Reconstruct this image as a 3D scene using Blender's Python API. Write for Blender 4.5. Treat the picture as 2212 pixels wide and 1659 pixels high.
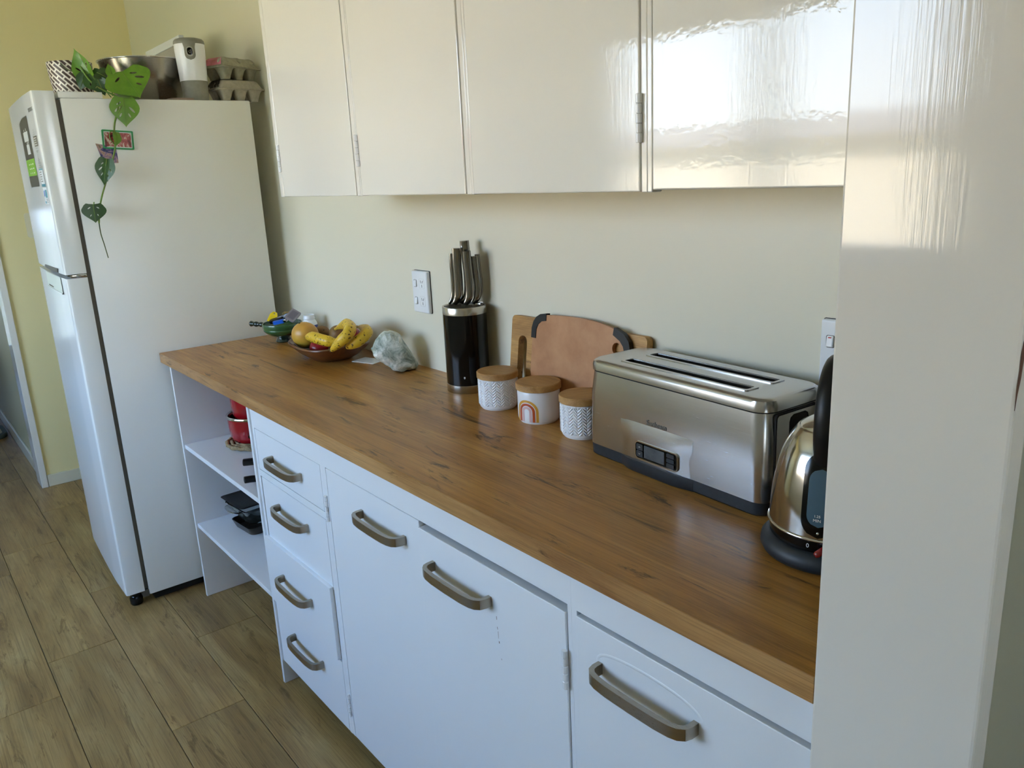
import bpy, bmesh, math, random
from mathutils import Vector, Matrix
random.seed(7)
for o in list(bpy.data.objects): bpy.data.objects.remove(o)
scene = bpy.context.scene
COL = scene.collection
PI = math.pi

# ------------------------------------------------------------------ camera
cam_data = bpy.data.cameras.new('camera'); cam = bpy.data.objects.new('camera', cam_data); COL.objects.link(cam)
cam.location = (2.8566, -1.1973, 1.4448); cam.rotation_euler = (1.31037874, 0.04682246, 0.89536733)
cam_data.sensor_fit = 'HORIZONTAL'; cam_data.sensor_width = 36.0; cam_data.lens = 1727.2 / 2212 * 36.0
cam_data.clip_start = 0.02; cam_data.clip_end = 200
scene.camera = cam

# ------------------------------------------------------------------ sky, sun, exposure
world = bpy.data.worlds.new('sky'); scene.world = world; world.use_nodes = True
wn = world.node_tree.nodes; wl = world.node_tree.links; wn.clear()
w_out = wn.new('ShaderNodeOutputWorld'); w_bg = wn.new('ShaderNodeBackground'); w_tc = wn.new('ShaderNodeTexCoord')
w_sep = wn.new('ShaderNodeSeparateXYZ'); w_rmp = wn.new('ShaderNodeValToRGB')
wl.new(w_tc.outputs['Generated'], w_sep.inputs[0]); wl.new(w_sep.outputs['Z'], w_rmp.inputs[0])
wl.new(w_rmp.outputs[0], w_bg.inputs[0]); wl.new(w_bg.outputs[0], w_out.inputs[0])
w_rmp.color_ramp.elements[0].position = 0.0; w_rmp.color_ramp.elements[0].color = (0.90, 0.95, 1.0, 1)
w_rmp.color_ramp.elements[1].position = 0.65; w_rmp.color_ramp.elements[1].color = (0.17, 0.36, 0.80, 1)
w_e = w_rmp.color_ramp.elements.new(0.25); w_e.color = (0.44, 0.67, 1.0, 1)
w_bg.inputs[1].default_value = 9.0
sun_d = bpy.data.lights.new('sun', 'SUN'); sun = bpy.data.objects.new('sun', sun_d); COL.objects.link(sun)
sun_d.energy = 34.0; sun_d.color = (1.0, 0.95, 0.88); sun_d.angle = 0.009
sun.rotation_euler = (math.radians(-48), 0, math.radians(-18))   # shines from behind the house onto the garden
def portal(name, x0, x1, z0, z1, y):
    d = bpy.data.lights.new(name, 'AREA'); d.shape = 'RECTANGLE'; d.size = x1 - x0; d.size_y = z1 - z0
    d.cycles.is_portal = True
    o = bpy.data.objects.new(name, d); COL.objects.link(o)
    o.location = ((x0 + x1) / 2, y, (z0 + z1) / 2); o.rotation_euler = (PI / 2, 0, PI)   # faces +y, into the room
YW = -3.0                                   # inner face of the window wall
WIN = (-0.62, 1.42, 1.03, 2.16)             # kitchen window opening x0 x1 z0 z1
WIN2 = (-1.95, -0.95, 0.08, 1.38)             # unseen glazed door added at the hall end to brighten the fridge front: y0 y1 z0 z1
WIN3 = (-1.4, -0.5, 1.25, 2.1)              # unseen window added in the right-hand wall to light the fridge side: y0 y1 z0 z1
portal('window_portal', WIN[0], WIN[1], WIN[2], WIN[3], YW - 0.12)
portal('added_hall_door_portal', WIN2[0], WIN2[1], WIN2[2], WIN2[3], 0.0)
portal('added_side_window_portal', WIN3[0], WIN3[1], WIN3[2], WIN3[3], 0.0)
swp_ = bpy.data.objects['added_side_window_portal']; swp_.location = (5.61, (WIN3[0] + WIN3[1]) / 2, (WIN3[2] + WIN3[3]) / 2); swp_.rotation_euler = (PI / 2, 0, -PI / 2)   # faces -x
hdp = bpy.data.objects['added_hall_door_portal']; hdp.location = (-5.31, (WIN2[0] + WIN2[1]) / 2, (WIN2[2] + WIN2[3]) / 2); hdp.rotation_euler = (PI / 2, 0, PI / 2)   # faces +x
scene.view_settings.view_transform = 'Standard'; scene.view_settings.look = 'None'
scene.view_settings.gamma = 1.0; scene.view_settings.use_curve_mapping = False
scene.view_settings.exposure = 0.92
scene.cycles.max_bounces = 12; scene.cycles.diffuse_bounces = 6; scene.cycles.glossy_bounces = 5
scene.cycles.transmission_bounces = 8; scene.cycles.transparent_max_bounces = 8
scene.cycles.caustics_reflective = False; scene.cycles.caustics_refractive = False
scene.cycles.sample_clamp_indirect = 8.0

# ------------------------------------------------------------------ helpers: objects
def link(o, parent=None):
    COL.objects.link(o)
    if parent is not None: o.parent = parent
    return o
def tag(o, label, cat, group=None):
    o['label'] = label; o['category'] = cat
    if group: o['group'] = group
    return o
def thing(name, label, cat, loc=(0, 0, 0), rz=0.0, group=None):
    o = bpy.data.objects.new(name, None); o.empty_display_size = 0.05; link(o)
    o.location = loc; o.rotation_euler = (0, 0, rz)
    return tag(o, label, cat, group)
class G:
    """collects geometry of one mesh object"""
    def __init__(s): s.v = []; s.f = []; s.uv = None
    def add(s, v, f, m=None):
        n = len(s.v)
        s.v += [tuple(m @ Vector(p)) if m is not None else tuple(p) for p in v]
        s.f += [tuple(i + n for i in q) for q in f]
        return s
    def bm(s, b, m=None):
        b.verts.index_update(); v = [p.co.copy() for p in b.verts]; f = [[p.index for p in q.verts] for q in b.faces]
        b.free(); return s.add(v, f, m)
    def box(s, x0, x1, y0, y1, z0, z1, bev=0.0, seg=2, m=None):
        b = bmesh.new(); bmesh.ops.create_cube(b, size=1.0)
        for p in b.verts:
            p.co = Vector(((x0 + x1) / 2 + p.co.x * (x1 - x0), (y0 + y1) / 2 + p.co.y * (y1 - y0), (z0 + z1) / 2 + p.co.z * (z1 - z0)))
        if bev: bmesh.ops.bevel(b, geom=list(b.edges), offset=bev, segments=seg, affect='EDGES', profile=0.5, clamp_overlap=True)
        return s.bm(b, m)
    def lathe(s, prof, n=48, m=None, rf=None, cap=True):
        v = []; f = []
        for (r, z) in prof:
            for k in range(n):
                a = 2 * PI * k / n; rr = r + (rf(a, z) if rf else 0.0)
                v.append((rr * math.cos(a), rr * math.sin(a), z))
        for i in range(len(prof) - 1):
            for k in range(n):
                k2 = (k + 1) % n; f.append((i * n + k, i * n + k2, (i + 1) * n + k2, (i + 1) * n + k))
        if cap:
            if prof[0][0] > 1e-6: f.append(tuple(range(n - 1, -1, -1)))
            if prof[-1][0] > 1e-6: f.append(tuple((len(prof) - 1) * n + k for k in range(n)))
        return s.add(v, f, m)
    def tube(s, pts, rad, n=10, m=None, cap=True, up=(0, 0, 1), sect=None):
        """rad: number, list of numbers, or list of (a, b); sect: optional list of unit (u, w) outline points"""
        P = [Vector(p) for p in pts]; L = len(P); v = []; f = []
        sect = sect or [(math.cos(2 * PI * k / n), math.sin(2 * PI * k / n)) for k in range(n)]
        n = len(sect); prev = None
        for i in range(L):
            t = (P[min(i + 1, L - 1)] - P[max(i - 1, 0)]).normalized()
            if prev is None:
                u = Vector(up); u = u - t * u.dot(t)
                if u.length < 1e-4: u = Vector((1, 0, 0)) - t * t.x
                u.normalize()
            else:
                u = prev - t * prev.dot(t); u.normalize()
            prev = u; w = t.cross(u)
            r = rad[i] if isinstance(rad, list) else rad
            ra, rb = r if isinstance(r, (list, tuple)) else (r, r)
            for (c, d) in sect: v.append(P[i] + u * (ra * c) + w * (rb * d))
        for i in range(L - 1):
            for k in range(n):
                k2 = (k + 1) % n; f.append((i * n + k, i * n + k2, (i + 1) * n + k2, (i + 1) * n + k))
        if cap: f.append(tuple(range(n - 1, -1, -1))); f.append(tuple((L - 1) * n + k for k in range(n)))
        return s.add(v, f, m)
    def prism(s, outer, holes=(), z0=0.0, z1=0.01, m=None):
        """flat outline (with holes) in xy, given a thickness along z"""
        b = bmesh.new(); loops = [outer] + list(holes); es = []; info = []
        for lp in loops:
            vs = [b.verts.new((p[0], p[1], z1)) for p in lp]; info.append(vs)
            for i in range(len(vs)): es.append(b.edges.new((vs[i], vs[(i + 1) % len(vs)])))
        bmesh.ops.triangle_fill(b, use_beauty=True, use_dissolve=False, edges=es)
        b.verts.index_update(); top = [p.co.copy() for p in b.verts]; tf = [[p.index for p in q.verts] for q in b.faces]
        lens = [len(l) for l in loops]; b.free(); n = len(top)
        tf2 = []
        for q in tf:
            a, bb, c = top[q[0]], top[q[1]], top[q[2]]
            tf2.append(q if (bb - a).cross(c - a).z > 0 else q[::-1])
        v = [tuple(p) for p in top] + [(p.x, p.y, z0) for p in top]
        f = [tuple(q) for q in tf2] + [tuple(i + n for i in q[::-1]) for q in tf2]
        o = 0
        for li, L in enumerate(lens):
            area = sum(loops[li][i][0] * loops[li][(i + 1) % L][1] - loops[li][(i + 1) % L][0] * loops[li][i][1] for i in range(L))
            ccw = (area > 0) == (li == 0)
            for i in range(L):
                a, c = o + i, o + (i + 1) % L
                f.append((a, a + n, c + n, c) if ccw else (c, c + n, a + n, a))
            o += L
        return s.add(v, f, m)
    def ball(s, c, r, n=24, k=16, m=None, fn=None):
        """ellipsoid; fn(unit vector) gives a radial factor"""
        rx, ry, rz = r if isinstance(r, (list, tuple)) else (r, r, r)
        v = [(c[0], c[1], c[2] - rz * (fn(Vector((0, 0, -1))) if fn else 1))]; f = []
        for i in range(1, k):
            th = -PI / 2 + PI * i / k
            for j in range(n):
                a = 2 * PI * j / n; d = Vector((math.cos(th) * math.cos(a), math.cos(th) * math.sin(a), math.sin(th)))
                q = fn(d) if fn else 1.0
                v.append((c[0] + rx * d.x * q, c[1] + ry * d.y * q, c[2] + rz * d.z * q))
        v.append((c[0], c[1], c[2] + rz * (fn(Vector((0, 0, 1))) if fn else 1))); e = len(v) - 1
        for j in range(n):
            j2 = (j + 1) % n; f.append((0, 1 + j2, 1 + j)); f.append((e, 1 + (k - 2) * n + j, 1 + (k - 2) * n + j2))
            for i in range(k - 2): f.append((1 + i * n + j, 1 + i * n + j2, 1 + (i + 1) * n + j2, 1 + (i + 1) * n + j))
        return s.add(v, f, m)
    def loft(s, rings, cap0=True, cap1=True, m=None):
        n = len(rings[0]); v = [p for r in rings for p in r]; f = []
        for i in range(len(rings) - 1):
            for k in range(n):
                k2 = (k + 1) % n; f.append((i * n + k, i * n + k2, (i + 1) * n + k2, (i + 1) * n + k))
        if cap0: f.append(tuple(range(n - 1, -1, -1)))
        if cap1: f.append(tuple((len(rings) - 1) * n + k for k in range(n)))
        return s.add(v, f, m)
    def build(s, name, mat, parent=None, smooth=35, loc=None, rot=None, recalc=False):
        me = bpy.data.meshes.new(name); me.from_pydata(s.v, [], s.f); me.update()
        if recalc:
            b = bmesh.new(); b.from_mesh(me); bmesh.ops.recalc_face_normals(b, faces=list(b.faces)); b.to_mesh(me); b.free()
        if smooth:
            me.polygons.foreach_set('use_smooth', [True] * len(me.polygons)); me.set_sharp_from_angle(angle=math.radians(smooth))
        me.materials.append(mat)
        o = bpy.data.objects.new(name, me); link(o, parent)
        if loc: o.location = loc
        if rot: o.rotation_euler = rot
        return o
def struct(o): o['kind'] = 'structure'; return o
def rrect(w, h, r, n=6, cx=0.0, cy=0.0):
    out = []
    for (sx, sy, a0) in ((1, 1, 0), (-1, 1, PI / 2), (-1, -1, PI), (1, -1, 1.5 * PI)):
        for k in range(n + 1):
            a = a0 + PI / 2 * k / n
            out.append((cx + sx * (w / 2 - r) + r * math.cos(a), cy + sy * (h / 2 - r) + r * math.sin(a)))
    return out
def circ(cx, cy, r, n=20, ry=None): return [(cx + r * math.cos(2 * PI * k / n), cy + (ry or r) * math.sin(2 * PI * k / n)) for k in range(n)]
def spline(pts, n=8):
    P = [Vector(p) for p in pts]; out = []
    for i in range(len(P) - 1):
        a, b, c, d = P[max(i - 1, 0)], P[i], P[i + 1], P[min(i + 2, len(P) - 1)]
        for k in range(n):
            t = k / n
            out.append(0.5 * ((2 * b) + (c - a) * t + (2 * a - 5 * b + 4 * c - d) * t * t + (3 * b - a - 3 * c + d) * t ** 3))
    out.append(P[-1]); return out
def lerp_list(a, n):
    out = []
    for i in range(n):
        t = i / (n - 1) * (len(a) - 1); k = min(int(t), len(a) - 2); q = t - k; out.append(a[k] * (1 - q) + a[k + 1] * q)
    return out
def text_mesh(name, body, size, mat, parent, matrix, depth=0.0004, align='CENTER'):
    cu = bpy.data.curves.new(name, 'FONT'); cu.body = body; cu.size = size; cu.extrude = depth; cu.align_x = align; cu.align_y = 'CENTER'
    cu.resolution_u = 3
    t = bpy.data.objects.new(name, cu); COL.objects.link(t)
    me = bpy.data.meshes.new_from_object(t.evaluated_get(bpy.context.evaluated_depsgraph_get()))
    bpy.data.objects.remove(t); bpy.data.curves.remove(cu)
    me.name = name; me.materials.clear(); me.materials.append(mat)
    me.transform(matrix)
    o = bpy.data.objects.new(name, me); link(o, parent); return o

# ------------------------------------------------------------------ helpers: materials
def srgb(h):
    h = h.lstrip('#'); c = [int(h[i:i + 2], 16) / 255 for i in (0, 2, 4)]
    return tuple((x / 12.92 if x <= 0.04045 else ((x + 0.055) / 1.055) ** 2.4) for x in c) + (1.0,)
def base_mat(name):
    m = bpy.data.materials.new(name); m.use_nodes = True
    nt = m.node_tree; return m, nt, nt.nodes, nt.links, nt.nodes['Principled BSDF']
def noise_node(nt, scale, stretch=(1, 1, 1), detail=4, rough=0.55, dist=0.0, rnd=False, coord='Object'):
    tc = nt.nodes.new('ShaderNodeTexCoord'); mp = nt.nodes.new('ShaderNodeMapping'); nz = nt.nodes.new('ShaderNodeTexNoise')
    mp.inputs['Scale'].default_value = stretch; nt.links.new(tc.outputs[coord], mp.inputs[0])
    if rnd:
        oi = nt.nodes.new('ShaderNodeObjectInfo'); mu = nt.nodes.new('ShaderNodeMath'); mu.operation = 'MULTIPLY'; mu.inputs[1].default_value = 37.0
        cb = nt.nodes.new('ShaderNodeCombineXYZ'); nt.links.new(oi.outputs['Random'], mu.inputs[0])
        for i in range(3): nt.links.new(mu.outputs[0], cb.inputs[i])
        nt.links.new(cb.outputs[0], mp.inputs['Location'])
    nt.links.new(mp.outputs[0], nz.inputs['Vector'])
    nz.inputs['Scale'].default_value = scale; nz.inputs['Detail'].default_value = detail; nz.inputs['Roughness'].default_value = rough; nz.inputs['Distortion'].default_value = dist
    return nz
def ramp(nt, src, stops, interp='LINEAR'):
    r = nt.nodes.new('ShaderNodeValToRGB'); nt.links.new(src, r.inputs[0]); e = r.color_ramp.elements; r.color_ramp.interpolation = interp
    while len(e) < len(stops): e.new(0.5)
    for k, (p, c) in enumerate(stops): e[k].position = p; e[k].color = c if len(c) == 4 else tuple(c) + (1,)
    return r
def mixc(nt, fac, a, b, mode='MIX'):
    x = nt.nodes.new('ShaderNodeMix'); x.data_type = 'RGBA'; x.blend_type = mode
    for sock, val in ((x.inputs[0], fac), (x.inputs[6], a), (x.inputs[7], b)):
        if isinstance(val, (int, float, tuple)): sock.default_value = val
        else: nt.links.new(val, sock)
    return x.outputs[2]
def bump(nt, b, src, strength, dist=0.001, prev=None):
    n = nt.nodes.new('ShaderNodeBump'); n.inputs['Strength'].default_value = strength; n.inputs['Distance'].default_value = dist
    nt.links.new(src, n.inputs['Height'])
    if prev is not None: nt.links.new(prev.outputs[0], n.inputs['Normal'])
    nt.links.new(n.outputs[0], b.inputs['Normal']); return n
def M(name, col, rough=0.5, metal=0.0, var=None, bmp=None, coat=0.0, spec=None, trans=0.0, ior=None, aniso=0.0, emit=None, sss=0.0):
    """col: hex; var: (hex2, scale, stretch[, lo, hi]); bmp: (scale, stretch, strength, distance)"""
    m, nt, nodes, links, b = base_mat(name)
    b.inputs['Base Color'].default_value = srgb(col); b.inputs['Roughness'].default_value = rough; b.inputs['Metallic'].default_value = metal
    if var:
        nz = noise_node(nt, var[1], var[2], 5, 0.6); lo, hi = (var[3], var[4]) if len(var) > 3 else (0.35, 0.65)
        r = ramp(nt, nz.outputs[0], [(lo, srgb(col)), (hi, srgb(var[0]))]); links.new(r.outputs[0], b.inputs['Base Color'])
    if bmp:
        nz = noise_node(nt, bmp[0], bmp[1], 3, 0.5); bump(nt, b, nz.outputs[0], bmp[2], bmp[3])
    if coat: b.inputs['Coat Weight'].default_value = coat; b.inputs['Coat Roughness'].default_value = 0.05
    if spec is not None: b.inputs['Specular IOR Level'].default_value = spec
    if trans: b.inputs['Transmission Weight'].default_value = trans
    if ior: b.inputs['IOR'].default_value = ior
    if aniso: b.inputs['Anisotropic'].default_value = aniso
    if sss: b.inputs['Subsurface Weight'].default_value = sss
    return m
def enamel(name, col, rough, strokes, peel, stretch=(60, 60, 3.0)):
    """brushed-on gloss enamel: long brush strokes and a fine orange peel in the relief"""
    m, nt, nodes, links, b = base_mat(name)
    b.inputs['Base Color'].default_value = srgb(col); b.inputs['Roughness'].default_value = rough
    a = noise_node(nt, 6.0, stretch, 4, 0.6); c = noise_node(nt, 120.0, (1, 1, 1), 2, 0.5)
    n1 = bump(nt, b, a.outputs[0], strokes, 0.0012); bump(nt, b, c.outputs[0], peel, 0.0006, n1)
    return m
def wood(name, cols, axis='x', freq=1.0, rough=0.4, rnd=False, crack=None, bstr=0.12, tint=0.0, coord='Object'):
    """grain along one axis: cols = dark, mid, light"""
    m, nt, nodes, links, b = base_mat(name); ax = 'xyz'.index(axis)
    def st(al, ac): t = [ac] * 3; t[ax] = al; return tuple(t)
    big = noise_node(nt, 1.6 * freq, st(0.9, 5.5), 6, 0.62, 0.9, rnd, coord); fine = noise_node(nt, 9.0 * freq, st(0.40, 32), 6, 0.72, 0.15, rnd, coord)
    r1 = ramp(nt, big.outputs[0], [(0.28, srgb(cols[0])), (0.5, srgb(cols[1])), (0.72, srgb(cols[2]))])
    r2 = ramp(nt, fine.outputs[0], [(0.34, (0.52, 0.49, 0.45, 1)), (0.54, (1, 1, 1, 1))])
    col = mixc(nt, 0.75, r1.outputs[0], r2.outputs[0], 'MULTIPLY')
    if crack:
        ck = noise_node(nt, 2.6 * freq, st(1.1, 7.5), 7, 0.72, 1.6, rnd, coord)
        r3 = ramp(nt, ck.outputs[0], [(0.56, (1, 1, 1, 1)), (0.64, srgb(crack))])
        col = mixc(nt, 0.8, col, r3.outputs[0], 'MULTIPLY')
    if tint:
        oi = nodes.new('ShaderNodeObjectInfo'); hs = nodes.new('ShaderNodeHueSaturation'); mr = nodes.new('ShaderNodeMapRange')
        mr.inputs['To Min'].default_value = 1 - tint; mr.inputs['To Max'].default_value = 1 + tint
        links.new(oi.outputs['Random'], mr.inputs[0]); links.new(mr.outputs[0], hs.inputs['Value']); links.new(col, hs.inputs['Color']); col = hs.outputs[0]
    links.new(col, b.inputs['Base Color']); b.inputs['Roughness'].default_value = rough
    bump(nt, b, fine.outputs[0], bstr, 0.0006)
    return m
def brushed(name, col, rough, stretch, strength=0.15, aniso=0.0):
    m, nt, nodes, links, b = base_mat(name)
    b.inputs['Base Color'].default_value = srgb(col); b.inputs['Metallic'].default_value = 1.0
    nz = noise_node(nt, 40.0, stretch, 3, 0.6)
    mr = nodes.new('ShaderNodeMapRange'); mr.inputs['To Min'].default_value = rough * 0.85; mr.inputs['To Max'].default_value = rough * 1.15
    mr.inputs['From Min'].default_value = 0.25; mr.inputs['From Max'].default_value = 0.75
    links.new(nz.outputs[0], mr.inputs[0]); links.new(mr.outputs[0], b.inputs['Roughness'])
    if strength: bump(nt, b, nz.outputs[0], strength, 0.0002)
    return m
def glass_pane(name, tint=(1, 1, 1, 1)):
    m, nt, nodes, links, b = base_mat(name)
    t = nodes.new('ShaderNodeBsdfTransparent'); t.inputs[0].default_value = tint; g = nodes.new('ShaderNodeBsdfGlossy'); g.inputs['Roughness'].default_value = 0.01
    mx = nodes.new('ShaderNodeMixShader'); mx.inputs[0].default_value = 0.06
    links.new(t.outputs[0], mx.inputs[1]); links.new(g.outputs[0], mx.inputs[2]); links.new(mx.outputs[0], nodes['Material Output'].inputs[0]); return m

X = {}
X['wall'] = enamel('cream_wall_paint', '#e1ddca', 0.36, 0.10, 0.18, (3, 3, 60))
X['wall_bounce_yellow'] = enamel('bounce_yellow_wall_paint', '#ebdfac', 0.40, 0.05, 0.15)  # yellow of the garden's bounced light put into the left wall's colour
X['olive_shade'] = M('shaded_olive_grey_paint', '#9a9883', 0.4)  # olive grey darkened: the nib's low light put into its colour
X['wall_dim'] = enamel('hall_wall_paint', '#c9c3a0', 0.45, 0.05, 0.15)
X['ceiling'] = M('ceiling_paint', '#eceadf', 0.7, bmp=(60, (1, 1, 1), 0.1, 0.001))
X['skirt'] = M('cream_trim_paint', '#dbd7c3', 0.3, bmp=(8, (1, 20, 20), 0.05, 0.001))
X['gloss'] = enamel('white_gloss_enamel', '#e4e1da', 0.025, 0.07, 0.13)
X['satin'] = enamel('white_satin_enamel', '#dcdfe3', 0.30, 0.06, 0.10, (60, 60, 6))  # bluish sky cast on the lower fronts put into this white
X['post'] = enamel('white_post_enamel', '#d8d3ca', 0.06, 0.08, 0.02, (60, 60, 1.0))
X['shelfwhite'] = M('white_melamine', '#e2e2e4', 0.22, bmp=(90, (1, 1, 1), 0.04, 0.0005))
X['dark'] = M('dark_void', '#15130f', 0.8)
X['worktop'] = wood('oak_laminate', ('#7c5020', '#ab7838', '#c79752'), 'x', 1.0, 0.34, crack='#3d2a18', bstr=0.08)
X['edge'] = wood('oak_laminate_edge', ('#85592f', '#a57b49', '#bb925f'), 'x', 1.5, 0.40, crack='#6a5238', bstr=0.10)
X['plank'] = wood('vinyl_oak_plank', ('#80633a', '#a08250', '#b59a66'), 'x', 1.1, 0.42, rnd=True, crack='#b9ad98', bstr=0.06, tint=0.10)
X['joint'] = M('dark_joint', '#4a4033', 0.7)
X['steel'] = brushed('brushed_steel', '#c4c3c2', 0.24, (0.6, 25, 25), 0.0)
X['steelv'] = brushed('brushed_steel_upright', '#bdb9b0', 0.24, (60, 60, 1.5), 0.05)
X['nickel'] = brushed('brushed_nickel', '#a79d8d', 0.30, (1.5, 60, 60), 0.08)
X['chrome'] = M('chrome', '#d6d5d1', 0.09, 1.0)
X['bowlsteel'] = brushed('worn_bowl_steel', '#a39d90', 0.25, (2, 2, 30), 0.0)
X['black'] = M('black_plastic', '#0c0c0d', 0.42, spec=0.35, bmp=(180, (1, 1, 1), 0.05, 0.0004))
X['blackgloss'] = M('black_gloss', '#070707', 0.12, spec=0.35)
X['slate'] = M('slate_grey_plastic', '#1b1f24', 0.5, var=('#23282e', 60, (1, 1, 1)))
X['white'] = M('white_plastic', '#eceff2', 0.30)
X['pane'] = glass_pane('window_glass'); X['sheer'] = glass_pane('tinted_door_glass', (0.09, 0.11, 0.14, 1))  # dark tint keeps the added hall door's light low


# ------------------------------------------------------------------ the room
WALL_Y = 0.018; XW = -1.644; CEIL = 2.42
floor = struct(G().box(-6.2, 5.7, -3.2, 0.15, -0.12, -0.004).build('floor', X['joint'], smooth=0))
pl = G().box(-0.5083, 0.5083, -0.1017, 0.1017, -0.006, 0.0, 0.0012, 1)
plank0 = None; PLEN = 1.018; PWID = 0.205
offs = {0: 0.332, 1: 0.76, 2: 0.147}
for r in range(-2, 13):
    y = -0.4975 - PWID * r; first = offs.get(r, random.uniform(0, 1))
    k0 = int(math.floor((-5.2 - first) / PLEN))
    for k in range(k0, k0 + 11):
        xc = first + PLEN * (k + 0.5)
        if xc > 5.0: continue
        if plank0 is None: plank0 = pl.build('plank', X['plank'], floor, 0); o = plank0
        else: o = plank0.copy(); link(o, floor)
        o.location = (xc, y, 0)
struct(G().box(-1.75, 5.6, WALL_Y, WALL_Y + 0.12, 0, CEIL).build('wall_back', X['wall'], smooth=0))
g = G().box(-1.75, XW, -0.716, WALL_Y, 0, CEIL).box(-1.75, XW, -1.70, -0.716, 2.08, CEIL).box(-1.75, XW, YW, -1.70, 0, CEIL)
struct(g.build('wall_left', X['wall_bounce_yellow'], smooth=0))
a, b, c, d = WIN3
struct(G().box(5.5, 5.62, YW, a, 0, CEIL).box(5.5, 5.62, b, WALL_Y + 0.1, 0, CEIL).box(5.5, 5.62, a, b, 0, c).box(5.5, 5.62, a, b, d, CEIL).build('wall_right', X['wall'], smooth=0))
w2 = bpy.data.objects.new('added_side_window', None); link(w2); struct(w2); w2.location = (5.56, (a + b) / 2, c); hw = (b - a) / 2  # added window, there to brighten the fridge side
for (p, q, r_, s_) in ((-hw, -hw + 0.05, 0, d - c), (hw - 0.05, hw, 0, d - c), (-hw + 0.05, hw - 0.05, 0, 0.05), (-hw + 0.05, hw - 0.05, d - c - 0.05, d - c), (-0.025, 0.025, 0.05, d - c - 0.05)):
    G().box(-0.03, 0.03, p, q, r_, s_, 0.003).build('window_frame', X['satin'], w2, 0)
for (p, q) in ((-hw + 0.05, -0.025), (0.025, hw - 0.05)):
    G().add([(0, p, 0.05), (0, q, 0.05), (0, q, d - c - 0.05), (0, p, d - c - 0.05)], [(0, 1, 2, 3)]).build('pane', X['pane'], w2, 0)
struct(G().box(-6.2, 5.7, YW - 0.12, WALL_Y + 0.12, CEIL, CEIL + 0.15).build('ceiling', X['ceiling'], smooth=0))
struct(G().box(-5.2, -1.75, -0.716, -0.60, 0, CEIL).build('wall_hall', X['wall_dim'], smooth=0))
a, b, c, d = WIN2
struct(G().box(-5.32, -5.2, YW, a, 0, CEIL).box(-5.32, -5.2, b, -0.6, 0, CEIL).box(-5.32, -5.2, a, b, 0, c).box(-5.32, -5.2, a, b, d, CEIL).build('wall_hall_end', X['wall_dim'], smooth=0))
hd = bpy.data.objects.new('added_hall_door', None); link(hd); struct(hd); hd.location = (-5.26, (a + b) / 2, c)  # added door, there for the glow on the fridge front
for (p, q, r_, s_) in ((-0.5, -0.44, 0, d - c), (0.44, 0.5, 0, d - c), (-0.44, 0.44, 0, 0.10), (-0.44, 0.44, d - c - 0.07, d - c), (-0.03, 0.03, 0.10, d - c - 0.07)):
    G().box(-0.02, 0.02, p, q, r_, s_, 0.003).build('door_frame', X['satin'], hd, 0)
for (p, q) in ((-0.44, -0.03), (0.03, 0.44)):
    G().add([(0, p, 0.10), (0, q, 0.10), (0, q, d - c - 0.07), (0, p, d - c - 0.07)], [(0, 1, 2, 3)]).build('pane', X['sheer'], hd, 0)
def pierced(x0, x1, wins):
    g = G(); xs = x0
    for (a, b, c, d) in sorted(wins):
        g.box(xs, a, YW - 0.14, YW, 0, CEIL); g.box(a, b, YW - 0.14, YW, 0, c); g.box(a, b, YW - 0.14, YW, d, CEIL); xs = b
    g.box(xs, x1, YW - 0.14, YW, 0, CEIL); return g
struct(pierced(-5.3, 5.6, [WIN]).build('wall_front', X['wall'], smooth=0))
def window(name, w, mull):
    t = bpy.data.objects.new(name, None); link(t); struct(t); t.location = ((w[0] + w[1]) / 2, YW - 0.07, w[2])
    hw = (w[1] - w[0]) / 2; h = w[3] - w[2]; fr = 0.045
    G().box(-hw, hw, -0.03, 0.03, 0, fr, 0.004).box(-hw, hw, -0.03, 0.03, h - fr, h, 0.004).box(-hw, -hw + fr, -0.03, 0.03, 0, h, 0.004).box(hw - fr, hw, -0.03, 0.03, 0, h, 0.004).build('window_frame', X['satin'], t)
    for (mx, mw) in mull: G().box(mx - mw / 2, mx + mw / 2, -0.03, 0.03, 0, h, 0.004).build('mullion', X['satin'], t)
    G().box(-hw - 0.04, hw + 0.04, 0.0, 0.11, -0.03, 0.0, 0.004).build('window_sill', X['satin'], t)
    edges = [-hw] + [m[0] for m in mull] + [hw]
    for i in range(len(edges) - 1):
        G().add([(edges[i] + 0.03, 0, fr), (edges[i + 1] - 0.03, 0, fr), (edges[i + 1] - 0.03, 0, h - fr), (edges[i] + 0.03, 0, h - fr)], [(0, 1, 2, 3)]).build('pane', X['pane'], t, 0)
window('window_1', WIN, [(-0.03, 0.13)])
# doorway lining on the end of the left wall
g = G().box(-1.768, XW + 0.016, -0.746, -0.716, 0, 2.08, 0.003).box(-1.768, XW + 0.016, -1.70, -1.67, 0, 2.08, 0.003).box(-1.768, XW + 0.016, -1.67, -0.746, 2.05, 2.08, 0.003)
struct(g.build('trim_1', X['gloss'], smooth=0))
struct(G().box(XW, XW + 0.013, -0.715, WALL_Y, 0, 0.062, 0.003).build('baseboard_left', X['skirt'], smooth=0))
struct(G().box(-5.2, -1.769, -0.729, -0.716, 0, 0.075, 0.003).build('baseboard_hall', X['skirt'], smooth=0))
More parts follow.
